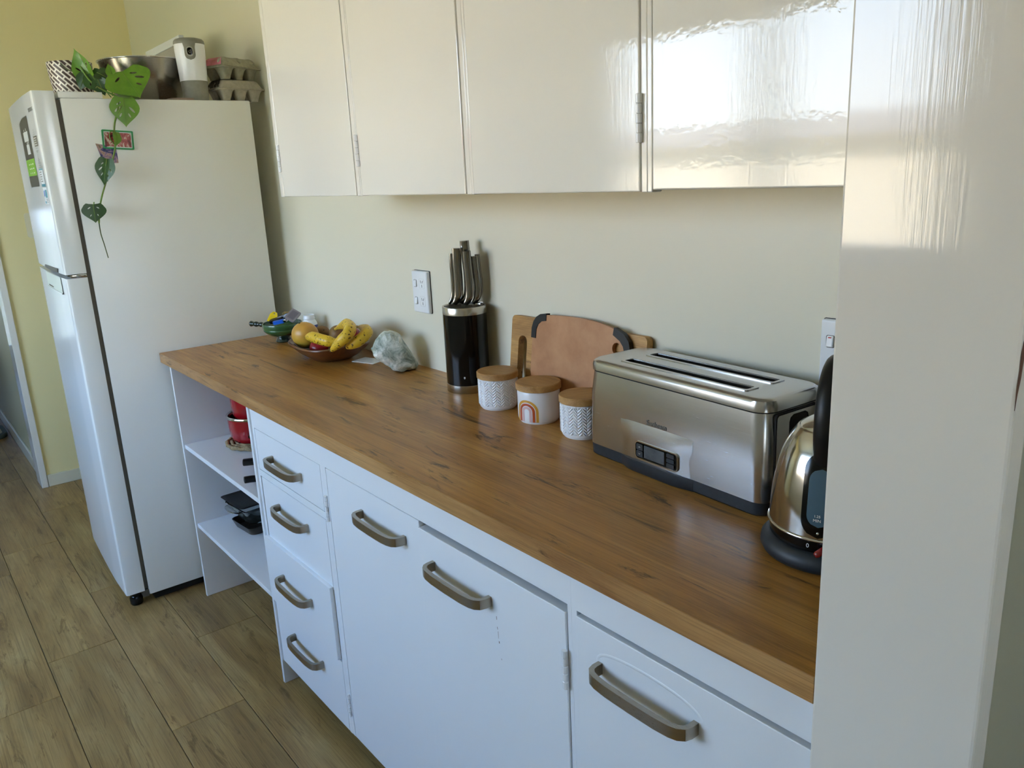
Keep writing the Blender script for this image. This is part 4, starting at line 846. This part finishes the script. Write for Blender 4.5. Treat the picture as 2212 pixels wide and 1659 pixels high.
# ------------------------------------------------------------------ rock
from mathutils import noise as mn
m_, nt_, nd_, lk_, b_ = base_mat('pale_green_rock'); nz_ = noise_node(nt_, 28, (1, 1, 1), 8, 0.7, 0.6)
lk_.new(ramp(nt_, nz_.outputs[0], [(0.36, srgb('#75837a')), (0.45, srgb('#a9b5aa')), (0.53, srgb('#cdd4cb')), (0.62, srgb('#f4f6f0'))]).outputs[0], b_.inputs['Base Color']); b_.inputs['Roughness'].default_value = 0.45
bump(nt_, b_, nz_.outputs[0], 0.9, 0.006)
vd = Vector((0.865 - 2.8566, -0.072 + 1.1973, 0)).normalized(); rv = Vector((vd.y, -vd.x, 0))
RC = Vector((0.868, -0.068, BZ))
sil = [(-0.0655, 0.072), (-0.050, 0.092), (-0.025, 0.117), (-0.010, 0.1195), (0.018, 0.105), (0.036, 0.072), (0.054, 0.040), (0.062, 0.012), (0.052, 0.001), (0.020, 0.0), (-0.006, 0.002), (-0.030, 0.018), (-0.050, 0.035), (-0.064, 0.055)]
N = 56; SS = []
per = [Vector((a, b, 0)) for a, b in sil] ; per.append(per[0]); ss = []
for k in range(N):
    u = k / N * (len(per) - 1); i = int(u); ss.append(per[i].lerp(per[i + 1], u - i))
cen = Vector((0.0, 0.052, 0)); rings = []
for (dep, sc) in ((-0.040, 0.20), (-0.040, 0.50), (-0.036, 0.74), (-0.026, 0.92), (-0.008, 1.0), (0.010, 0.98), (0.026, 0.84), (0.036, 0.60), (0.042, 0.25)):
    ring = []
    for p in ss:
        q = cen + (p - cen) * sc; w = rv * q.x + vd * dep + Vector((0, 0, q.y))
        nn = mn.noise(w * 24.0) * 0.008 + mn.noise(w * 75.0) * 0.0036 + abs(mn.noise(w * 40.0)) * 0.003
        w = w + (w - Vector((0, 0, 0.052))).normalized() * nn; w.z = max(0.0, w.z); ring.append(tuple(w))
    rings.append(ring)
tag(G().loft(rings).build('rock', m_, None, 22, tuple(RC), None, True), 'rough pale green rock between fruit bowl and knife block', 'rock')

# ------------------------------------------------------------------ power outlets
X['slot'] = M('socket_slot', '#3a3a3c', 0.6)
def outlet(label, x, zc, w=0.079, h=0.119, plugged=False):
    t = thing('power_outlet', label, 'power outlet', (x, WALL_Y - 0.0002, zc), 0, 'double power outlets above the bench')
    mm = Matrix(((1, 0, 0, 0), (0, 0, -1, 0), (0, 1, 0, 0), (0, 0, 0, 1)))     # xy outline stood up, thickness towards the room
    G().prism(rrect(w + 0.002, h + 0.002, 0.003), (), 0, 0.0025, mm).build('backing', X['slot'], t, 0)
    G().loft([[tuple(mm @ Vector((p[0], p[1], z))) for p in rrect(w - d, h - d, 0.0035, 3)] for (z, d) in ((0.0025, 0.0), (0.010, 0.0), (0.0125, 0.003), (0.0130, 0.005))]).build('plate', X['white'], t, 25)
    for zz in (0.024, -0.026):
        G().prism(rrect(0.015, 0.021, 0.003, 4, -0.021, zz), [rrect(0.0135, 0.0195, 0.003, 4, -0.021, zz)], 0.0128, 0.0134, mm).build('switch_surround', X['slot'], t, 0)
        G().loft([[tuple(mm @ Vector((p[0], p[1], z + (p[1] - zz) * s_))) for p in rrect(0.012 - d, 0.018 - d, 0.002, 3, -0.021, zz)] for (z, d, s_) in ((0.0128, 0, 0), (0.0150, 0, -0.12), (0.0160, 0.003, -0.12))]).build('switch', X['white'], t, 25)
        G().prism(rrect(0.027, 0.029, 0.005, 4, 0.012, zz), [rrect(0.0258, 0.0278, 0.005, 4, 0.012, zz)], 0.0128, 0.0133, mm).build('socket_outline', X['paleprint'], t, 0)
        for (sx, sz, ang) in ((0.0075, 0.0055, 0.45), (0.0165, 0.0055, -0.45), (0.012, -0.0065, 0.0)):
            G().box(-0.0008, 0.0008, -0.0040, 0.0040, 0.0128, 0.0133, 0, 1, mm @ Matrix.Translation((sx, zz + sz, 0)) @ Matrix.Rotation(ang, 4, 'Z')).build('pin_slot', X['slot'], t, 0)
        if plugged and zz > 0: G().box(-0.0235, -0.0185, 0.030, 0.0315, 0.0150, 0.0162, 0, 1, mm).build('switch_marker', M('red_marker', '#b8211c', 0.4), t, 0)
    return t
outlet('double power outlet on the wall between rock and knife block', 0.912, 1.124)
outlet('double power outlet on the wall behind the kettle', 2.192, 1.126, plugged=True)
t = thing('power_plug', 'black power plug and cord in the outlet behind kettle', 'plug', (2.204, WALL_Y - 0.0135, 1.148))
G().loft([[(p[0], -z, p[1]) for p in rrect(w, h, 0.006, 4)] for (z, w, h) in ((0.0, 0.030, 0.036), (0.010, 0.030, 0.036), (0.024, 0.020, 0.024), (0.032, 0.010, 0.012))]).build('plug_body', X['black'], t, 40, recalc=True)
G().tube(spline([(0, -0.030, 0), (0.004, -0.045, -0.02), (0.02, -0.045, -0.09), (0.05, -0.05, -0.16), (0.08, -0.05, -0.2425)], 6), 0.0034, 8).build('cord', X['black'], t, 60)

# ------------------------------------------------------------------ knife block and knives
KB = Vector((1.194, -0.0415, BZ)); kv = Vector((KB.x - 2.8566, KB.y + 1.1973, 0)).normalized(); kr = Vector((kv.y, -kv.x, 0))
t = thing('knife_block', 'round gloss black knife block with steel bands against the wall', 'knife block', tuple(KB))
G().lathe([(0.0, 0.0), (0.0560, 0.0), (0.0568, 0.001), (0.0568, 0.0205), (0.0560, 0.0212), (0.0, 0.0213)], 64).build('base_band', X['steelv'], t, 40)
G().lathe([(0.0, 0.0215), (0.0562, 0.0215), (0.0562, 0.2015), (0.0, 0.2016)], 64).build('body', X['blackgloss'], t, 40)
G().lathe([(0.053, 0.2018), (0.0568, 0.2018), (0.0568, 0.2195), (0.0560, 0.2208), (0.0520, 0.2208), (0.0512, 0.2190), (0.0512, 0.2018), (0.053, 0.2018)], 64, cap=False).build('top_band', X['steelv'], t, 40)
G().lathe([(0.0, 0.2018), (0.0511, 0.2018), (0.0511, 0.2172), (0.0, 0.2173)], 48).build('insert', X['black'], t, 40)
ca = math.atan2(-kv.y, -kv.x)
G().add(*wrap(lambda z: 0.0562, stadium(0.040, 0.046, 0.0021, 10, -0.010), ca, 0.0003, 6)).build('maker_mark', X['paleprint'], t, 60)
X['knifesteel'] = brushed('knife_steel', '#8f8b85', 0.17, (30, 30, 1.5), 0.0)
def knife(label, s0, d0, z_top, s_top, w=0.0105, th=0.0085, hook=0.008, lean_d=0.0):
    """s: sideways, d: away from the room, relative to the block axis"""
    o = KB + kr * s0 + kv * d0 + Vector((0, 0, 0.2176)); t = thing('kitchen_knife', label, 'knife', tuple(o), 0, 'steel-handled knives in the black block')
    H = z_top - 0.2176 - BZ; ds = s_top - s0
    P = [kr * (-hook) + Vector((0, 0, 0.006)), kr * (-hook * 0.75) + Vector((0, 0, 0.0105)), kr * (hook * 0.05) + Vector((0, 0, 0.021)), kr * (hook * 0.55) + Vector((0, 0, 0.036)), kr * (hook * 0.62 + ds * 0.1) + Vector((0, 0, H * 0.50)), kr * (hook * 0.3 + ds * 0.45) + Vector((0, 0, H * 0.75)), kr * ds + kv * lean_d + Vector((0, 0, H))]
    S = spline(P, 6); n = len(S); rad = [((1.05 * th * (0.55 + 0.45 * min(1, k / (n * 0.35)))), 1.08 * w * (0.45 + 0.55 * min(1, k / (n * 0.45)))) for k in range(n)]
    sec = [(math.copysign(abs(math.cos(a)) ** 0.6, math.cos(a)), math.copysign(abs(math.sin(a)) ** 0.6, math.sin(a))) for a in [2 * PI * k / 16 for k in range(16)]]
    G().tube(S, rad, 16, up=tuple(kv), sect=sec).build('handle', X['knifesteel'], t, 50)
    G().box(-0.0012, 0.0012, -0.009, 0.009, -0.0002, 0.0065, 0, 1, Matrix.Rotation(math.atan2(kr.y, kr.x) + PI / 2, 4, 'Z')).build('blade', X['chrome'], t, 0)
    return t
knife('slim steel-handled knife at the rock side of the block', -0.0290, 0.010, 1.252, -0.0230, 0.0060, 0.0075)
knife('wide steel-handled knife second from the rock side of the block', -0.0160, 0.000, 1.265, -0.0105, 0.0105, 0.009)
knife('tallest steel-handled knife at the back of the block', 0.0060, 0.018, 1.281, 0.0105, 0.0110, 0.009, 0.014)
knife('large steel-handled knife standing front and centre in the block', 0.0120, -0.014, 1.258, 0.0140, 0.0100, 0.009)
knife('steel-handled knife nearest the chopping boards', 0.0320, -0.006, 1.244, 0.0330, 0.0080, 0.0085)
knife('slender steel-handled knife behind the one nearest the chopping boards', 0.0395, 0.014, 1.246, 0.0405, 0.0060, 0.0080)

# ------------------------------------------------------------------ chopping boards
X['pine'] = wood('pine_board', ('#8a5f30', '#b58748', '#cda261'), 'x', 2.6, 0.5, crack='#8d6a3c'); X['fibre'] = M('brown_fibre_board', '#a8744a', 0.5, var=('#bc8b60', 14, (1, 1, 1)), bmp=(90, (1, 12, 1), 0.15, 0.0005))
lean = math.radians(7.0)
def leaning(x, y): return Matrix.Translation((x, y, BZ)) @ Matrix.Rotation(PI / 2 - lean, 4, 'X')
t = thing('chopping_board', 'pale pine chopping board with long handle slot leaning on wall', 'chopping board', (0, 0, 0))
slot = [(0.030 + 0.016 * math.cos(a), 0.135 + 0.016 * math.sin(a)) for a in [PI * k / 10 for k in range(11)]] + [(0.014, 0.045), (0.018, 0.036), (0.030, 0.032), (0.042, 0.036), (0.046, 0.045)]
slot = [(x + 0.014, y + 0.010) for x, y in slot]
G().prism(rrect(0.437, 0.207, 0.012, 4, 0.2185, 0.1035), [slot], -0.009, 0.009, leaning(1.342, -0.0185)).build('board', X['pine'], t, 30)
t = thing('chopping_board', 'brown fibre chopping board with black rubber corners behind the jars', 'chopping board', (0, 0, 0))
top = [(0.0, 0.02), (0.0, 0.185), (0.004, 0.200), (0.012, 0.211), (0.025, 0.219), (0.045, 0.2225), (0.10, 0.2265), (0.16, 0.2275), (0.22, 0.2235), (0.262, 0.216), (0.288, 0.206), (0.302, 0.192), (0.308, 0.172), (0.310, 0.02), (0.304, 0.004), (0.29, 0.0), (0.02, 0.0), (0.006, 0.004)]
mb = leaning(1.434, -0.0345)
brd = G().prism(top, [circ(0.272, 0.176, 0.0125, 18)], -0.0045, 0.0045, mb).build('board', X['fibre'], t, 30)
for (name, o_) in (('corner_grip', [(-0.003, 0.165), (-0.003, 0.188), (0.002, 0.203), (0.011, 0.2145), (0.025, 0.2225), (0.046, 0.2262), (0.046, 0.209), (0.030, 0.206), (0.019, 0.198), (0.0135, 0.186), (0.0125, 0.165)]), ('corner_grip', [(0.262, 0.2195), (0.290, 0.2095), (0.306, 0.1945), (0.3125, 0.173), (0.3125, 0.155), (0.297, 0.155), (0.296, 0.170), (0.291, 0.183), (0.281, 0.193), (0.260, 0.2035)])):
    G().prism(o_, (), -0.0060, 0.0060, mb).build(name, X['slate'] if False else X['black'], t, 30)

# ------------------------------------------------------------------ jars
X['glaze'] = M('white_stoneware', '#e4e6ea', 0.22, coat=0.3); X['lidwood'] = wood('jar_lid_wood', ('#9a6f3c', '#b98d55', '#cba36b'), 'x', 3.0, 0.5)
def jar(label, loc, R, chev, rz):
    t = thing('canister', label, 'jar', loc, rz, 'white jars with wooden lids')
    prof = [(R * 0.88, 0.0), (R * 0.90, 0.0015), (R * 0.90, 0.003), (R * 0.96, 0.0045), (R, 0.010)]
    nz = 96 if chev else 4
    prof += [(R, 0.010 + 0.0605 * k / nz) for k in range(1, nz + 1)] + [(R * 0.975, 0.0730), (R * 0.90, 0.0735)]
    if chev:
        na = 15
        def rf(a, z):
            if z < 0.011 or z > 0.0700: return 0.0
            u = (a / (2 * PI) * na) % 1.0; tri = abs(u - 0.5) * 2
            s = ((z + tri * 0.0095) / 0.0066) % 1.0
            ridge = 0.5 - 0.5 * math.cos(2 * PI * s); gap = min(1, 0.25 + 6 * min(tri, 1 - tri))
            return 0.0020 * ridge * gap
        G().lathe(prof, 360, rf=rf).build('body', X['glaze'], t, 40)
    else: G().lathe(prof, 64).build('body', X['glaze'], t, 40)
    RL = R + 0.0035
    G().lathe([(0, 0.0737), (RL - 0.002, 0.0737), (RL, 0.0752), (RL, 0.0872), (RL - 0.0018, 0.0892), (0, 0.0894)], 56).build('lid', X['lidwood'], t, 35)
    return t
jar('white chevron-textured jar with wooden lid beside the knife block', (1.380, -0.087, BZ), 0.0462, True, 0.3)
jr = jar('white jar with rainbow print and wooden lid in the middle', (1.531, -0.088, BZ), 0.0478, False, 0.0)
jar('white chevron-textured jar with wooden lid touching the toaster', (1.679, -0.093, BZ), 0.0462, True, 1.1)
ja = math.atan2(-1.1973 + 0.088, 2.8566 - 1.531)
def arch(name, mat, r0, r1, off, cxa):
    v = []; f = []; n = 22; base = 0.0065; spring = 0.030; R = 0.0478 + off
    pts = []
    for k in range(n + 1):
        if k < 5: q = (1.0, -(spring - base) * (1 - k / 5)); ang = None
        pts.append(k)
    path = [(-1, base + (spring - base) * k / 4) for k in range(5)] + [None] * 0
    prof = []
    for k in range(5): prof.append((-1.0, 0.0, base + (spring - base) * k / 4))
    for k in range(1, 14): a = PI - PI * k / 14; prof.append((math.cos(a), math.sin(a), spring))
    for k in range(5): prof.append((1.0, 0.0, spring - (spring - base) * k / 4))
    for (c, s, z) in prof:
        for r in (r0, r1):
            a = ja + (cxa + c * r) / R; zz = z + s * r * 0.92
            v.append((R * math.cos(a), R * math.sin(a), zz))
    for k in range(len(prof) - 1): q = 2 * k; f.append((q, q + 2, q + 3, q + 1))
    G().add(v, f).build(name, mat, jr, 60)
for (nm, colr, r0, r1) in (('rainbow_band', '#d09a3e', 0.0225, 0.0285), ('rainbow_band', '#b5502a', 0.0145, 0.0205), ('rainbow_band', '#d3b0ae', 0.0068, 0.0125)):
    arch(nm, M('rainbow_' + colr[1:], colr, 0.3), r0, r1, 0.0004, -0.0300)

# ------------------------------------------------------------------ toaster
TW, TD, TH = 0.424, 0.156, 0.192
t = thing('toaster', 'brushed steel long-slot four-slice toaster in front of the boards', 'toaster', (1.982, -0.1015, BZ), math.radians(-4.0))
def rr3(w, d, z, r, n=7): return [(p[0], p[1], z) for p in rrect(w, d, r, n)]
G().loft([rr3(TW - 0.012, TD - 0.012, 0.0, 0.022), rr3(TW - 0.004, TD - 0.004, 0.004, 0.024), rr3(TW - 0.002, TD - 0.002, 0.024, 0.024)]).build('base', X['slate'], t, 35)
fr = [(-TW / 2 + 0.040 + 0 * k, 0, 0) for k in range(1)]
G().loft([rr3(TW - 0.001, TD - 0.001, 0.0242, 0.024), rr3(TW, TD, 0.06, 0.026), rr3(TW - 0.002, TD - 0.002, 0.13, 0.028), rr3(TW - 0.008, TD - 0.008, 0.1685, 0.030)], False, False).build('shell', X['steel'], t, 35)
G().loft([rr3(TW - 0.012, TD - 0.012, 0.1660, 0.028), rr3(TW - 0.012, TD - 0.012, 0.1712, 0.028)], False, False).build('seam', X['dark'], t, 35)
slots = [rrect(0.282, 0.020, 0.003, 3, 0.003, -0.032), rrect(0.282, 0.020, 0.003, 3, 0.003, 0.032)]
tp = G().prism(rrect(TW - 0.022, TD - 0.022, 0.024, 7), slots, 0.1870, 0.1915)
tp.loft([rr3(TW - 0.004, TD - 0.004, 0.1712, 0.030), rr3(TW - 0.004, TD - 0.004, 0.182, 0.030), rr3(TW - 0.008, TD - 0.008, 0.1880, 0.028), rr3(TW - 0.016, TD - 0.016, 0.1911, 0.026), rr3(TW - 0.022, TD - 0.022, 0.1915, 0.024)], False, False)
tp.build('top_plate', X['steel'], t, 35)
for cy in (-0.032, 0.032):
    g = G(); x0, x1, y0, y1 = -0.138, 0.144, cy - 0.010, cy + 0.010
    g.add([(x0, y0, 0.190), (x1, y0, 0.190), (x1, y1, 0.190), (x0, y1, 0.190), (x0, y0, 0.05), (x1, y0, 0.05), (x1, y1, 0.05), (x0, y1, 0.05)], [(0, 1, 5, 4), (1, 2, 6, 5), (2, 3, 7, 6), (3, 0, 4, 7), (4, 5, 6, 7)])
    g.build('slot_well', M('dark_slot_steel', '#4b443b', 0.4, 0.8), t, 0)  # darker steel inside the slots
    G().prism(rrect(0.296, 0.034, 0.006, 4, 0.003, cy), [rrect(0.284, 0.022, 0.004, 4, 0.003, cy)], 0.1915, 0.1928).build('slot_rim', X['steel'], t, 35)
# raised control pod on the front
pod = []
yF = -TD / 2
for (x, k) in ((-0.112, 0.0), (-0.100, 1.0), (0.022, 1.0), (0.036, 0.0)):
    pod.append([(x, yF + 0.004, 0.0), (x, yF - 0.011 * k + 0.001, 0.0), (x, yF - 0.012 * k + 0.001, 0.024)])
def podloft(lo, hi, name, mat, dz):
    g = G(); rings = []
    for (x, k) in ((-0.112, 0.0), (-0.092, 0.75), (-0.078, 1.0), (0.020, 1.0), (0.036, 0.75), (0.066, 0.0)):
        d = (0.0045 if name == 'control_pod' else 0.0085) * k
        if name == 'control_pod': rings.append([(x, yF + 0.006, 0.0243), (x, yF - d + 0.001, 0.0243), (x, yF - d + 0.001, 0.060), (x, yF - d * 0.74, 0.070), (x, yF - d * 0.40, 0.080), (x, yF - d * 0.1, 0.090), (x, yF + 0.0012, 0.099), (x, yF + 0.006, 0.099)])
        else: rings.append([(x, yF + 0.012, 0.001), (x, yF - d + 0.004, 0.001), (x, yF - d + 0.001, 0.006), (x, yF - d + 0.001, 0.0240), (x, yF + 0.012, 0.0240)])
    return g.loft(rings).build(name, mat, t, 40, recalc=True)
podloft(0, 0, 'control_pod', X['steel'], 0); podloft(0, 0, 'base_pod', X['slate'], 0)
mf = Matrix(((1, 0, 0, -0.016), (0, 0, -1, yF - 0.0036), (0, 1, 0, 0.046), (0, 0, 0, 1)))
pn = G().prism(rrect(0.106, 0.0340, 0.008, 5), [rrect(0.102, 0.0300, 0.0065, 5)], -0.004, 0.0018, mf).build('panel_bezel', X['chrome'], t, 35)
cp = G().prism(rrect(0.1015, 0.0295, 0.006, 5), (), -0.004, 0.0006, mf).build('control_panel', X['blackgloss'], t, 0)
G().prism(rrect(0.050, 0.0235, 0.001, 2, -0.005, 0), (), 0.0006, 0.0012, mf).build('display', M('grey_lcd', '#3d4246', 0.3, var=('#565c60', 40, (1, 1, 1))), cp, 0)
for (bx, bz, bw, bh) in ((-0.0405, 0.0065, 0.016, 0.0115), (-0.0405, -0.0065, 0.016, 0.0115), (0.0355, 0.0090, 0.018, 0.0072), (0.0355, 0.0, 0.018, 0.0072), (0.0355, -0.0090, 0.018, 0.0072)):
    G().prism(rrect(bw, bh, 0.0018, 3, bx, bz), (), 0.0006, 0.0024, mf).build('button', X['slate'], cp, 30)
for sgn in (1, -1):
    c = [(-0.0425, 0.0055 * sgn), (-0.0405, 0.0075 * sgn), (-0.0385, 0.0055 * sgn)]
    G().tube([tuple(mf @ Vector((p[0], p[1], 0.0025))) for p in c], 0.0003, 5).build('arrow_mark', X['paleprint'], cp, 0)
text_mesh('maker_lettering', 'Sunbeam', 0.0135, M('etched_grey', '#7f7b74', 0.45, 0.8), t, Matrix.Translation((-0.020, yF - 0.0006, 0.1005)) @ Matrix.Rotation(PI / 2, 4, 'X'), 0.0003)
# end panel with lever slot
me_ = Matrix(((0, 0, 1, TW / 2 - 0.001), (1, 0, 0, 0), (0, 1, 0, 0), (0, 0, 0, 1)))
lev = [(0.024 * sx, z) for sx, z in ((-1, 0.070), (-1, 0.150), (-0.9, 0.157), (-0.6, 0.161), (0.6, 0.161), (0.9, 0.157), (1, 0.150), (1, 0.070))]
G().prism([(p[0], p[1] + 0.096) for p in rrect(TD - 0.050, 0.138, 0.006, 4)], [lev], 0, 0.003, me_).build('end_panel', X['steelv'], t, 30)
G().prism([(p[0], p[1]) for p in lev], (), -0.0005, 0.0006, me_).build('lever_recess', X['dark'], t, 0)
G().prism(rrect(TD - 0.046, 0.142, 0.007, 4, 0, 0.096), [rrect(TD - 0.0505, 0.1375, 0.006, 4, 0, 0.096)], -0.001, 0.0018, me_).build('panel_gap', X['dark'], t, 0)
G().box(-0.018, 0.018, 0.098, 0.112, 0.0005, 0.016, 0.003, 2, me_).build('lever', X['black'], t, 35)

# ------------------------------------------------------------------ kettle
KC = (2.306, -0.210, BZ); t = thing('electric_kettle', 'domed stainless steel electric kettle with black loop handle beside toaster', 'kettle', KC)
G().lathe([(0.0, 0.0), (0.080, 0.0), (0.088, 0.003), (0.0915, 0.010), (0.0905, 0.019), (0.0845, 0.026), (0.078, 0.0285), (0.0, 0.029)], 64).build('power_base', X['slate'], t, 50)
G().lathe([(0.0, 0.0292), (0.0785, 0.0292), (0.0795, 0.031), (0.0800, 0.046), (0.0, 0.0465)], 64).build('lower_band', X['blackgloss'], t, 40)
G().lathe([(0.0790, 0.0455), (0.0825, 0.0465), (0.0832, 0.0480), (0.0822, 0.0498), (0.0790, 0.0505), (0.0790, 0.0455)], 64, cap=False).build('rim_ring', X['chrome'], t, 60)
KP = [(0.0805, 0.050), (0.0800, 0.060), (0.0790, 0.080), (0.0770, 0.100), (0.0735, 0.120), (0.0690, 0.140), (0.0630, 0.158), (0.0550, 0.174), (0.0465, 0.186)]
def R_k(z):
    for (r0, z0), (r1, z1) in zip(KP, KP[1:]):
        if z <= z1: return r0 + (r1 - r0) * (z - z0) / (z1 - z0)
    return KP[-1][0]
SP = spline([(r, z, 0) for r, z in KP], 4)
G().lathe([(p.x, p.y) for p in SP] + [(0.044, 0.1868)], 72, cap=False).build('body', M('polished_kettle_steel', '#c0bab0', 0.13, 1.0), t, 60)
G().lathe([(0.0445, 0.1865), (0.043, 0.1895), (0.030, 0.1965), (0.012, 0.1995), (0.0, 0.200)], 48).build('lid', X['chrome'], t, 50)
G().lathe([(0.006, 0.199), (0.006, 0.206), (0.013, 0.210), (0.014, 0.216), (0.009, 0.221), (0.0, 0.222)], 24).build('lid_knob', X['black'], t, 50)
wa = math.radians(-69.6)
def wframe(z0, z1, w): return stadium(z0, z1, w, 24)
wf = G().add(*wrap(R_k, wframe(0.052, 0.166, 0.0235), wa, 0.0012, 10)).build('gauge_frame', X['blackgloss'], t, 60)
wg = G().add(*wrap(R_k, wframe(0.068, 0.146, 0.0158), wa, 0.0024, 10)).build('water_gauge', M('blue_grey_gauge', '#3f5a6a', 0.10, coat=0.5), wf, 60)
G().ball(((R_k(0.059) + 0.0015) * math.cos(wa), (R_k(0.059) + 0.0015) * math.sin(wa), 0.0595), 0.0022, 10, 8).build('screw', X['chrome'], wf, 60)
def face_m(a, R, z): return Matrix.Translation((R * math.cos(a), R * math.sin(a), z)) @ Matrix.Rotation(a + PI / 2, 4, 'Z') @ Matrix.Rotation(PI / 2, 4, 'X')
text_mesh('gauge_lettering', 'MIN', 0.0058, X['paleprint'], wf, face_m(wa - 0.02, R_k(0.077) + 0.0028, 0.0775), 0.0002)
text_mesh('gauge_lettering', '1.25', 0.0050, X['paleprint'], wf, face_m(wa - 0.02, R_k(0.083) + 0.0028, 0.0835), 0.0002)
text_mesh('dial_lettering', '0', 0.0085, X['paleprint'], t, face_m(wa - 0.155, 0.0803, 0.0385), 0.0002)
text_mesh('dial_lettering', '0', 0.0085, X['paleprint'], t, face_m(wa + 0.33, 0.0803, 0.0385), 0.0002)
swp = [Vector((0.079 * math.cos(wa + 0.16), 0.079 * math.sin(wa + 0.16), 0.041)), Vector((0.086 * math.cos(wa + 0.10), 0.086 * math.sin(wa + 0.10), 0.0385)), Vector((0.092 * math.cos(wa + 0.02), 0.092 * math.sin(wa + 0.02), 0.0335)), Vector((0.0935 * math.cos(wa), 0.0935 * math.sin(wa), 0.0325))]
G().tube(swp, [0.0042, 0.0048, 0.0048, 0.0030], 12).build('switch_lever', M('red_translucent_plastic', '#7d0f14', 0.2, coat=0.5), t, 60)
dx, dy = math.cos(wa), math.sin(wa)
hp_ = [(0.056, 0.150), (0.060, 0.168), (0.066, 0.195), (0.064, 0.225), (0.050, 0.252), (0.022, 0.270), (-0.012, 0.272), (-0.040, 0.255), (-0.056, 0.225), (-0.058, 0.195), (-0.052, 0.172)]
hs_ = spline([(a * dx, a * dy, b) for a, b in hp_], 6)
G().tube(hs_, [(0.0115 + 0.0015 * math.sin(PI * k / (len(hs_) - 1)), 0.0150) for k in range(len(hs_))], 18, up=(dx, dy, 0)).build('handle', X['black'], t, 60)
sp = wa + PI / 2 + 0.3
G().loft([[(R_k(0.150) * math.cos(sp) * f + 0.006 * math.cos(q) * -math.sin(sp) * k, R_k(0.150) * math.sin(sp) * f + 0.006 * math.cos(q) * math.cos(sp) * k, z + 0.010 * math.sin(q) * k) for q in [2 * PI * i / 12 for i in range(12)]] for (f, z, k) in ((0.85, 0.140, 2.2), (1.10, 0.150, 1.8), (1.35, 0.168, 1.2))], True, True).build('spout', X['chrome'], t, 60, recalc=True)
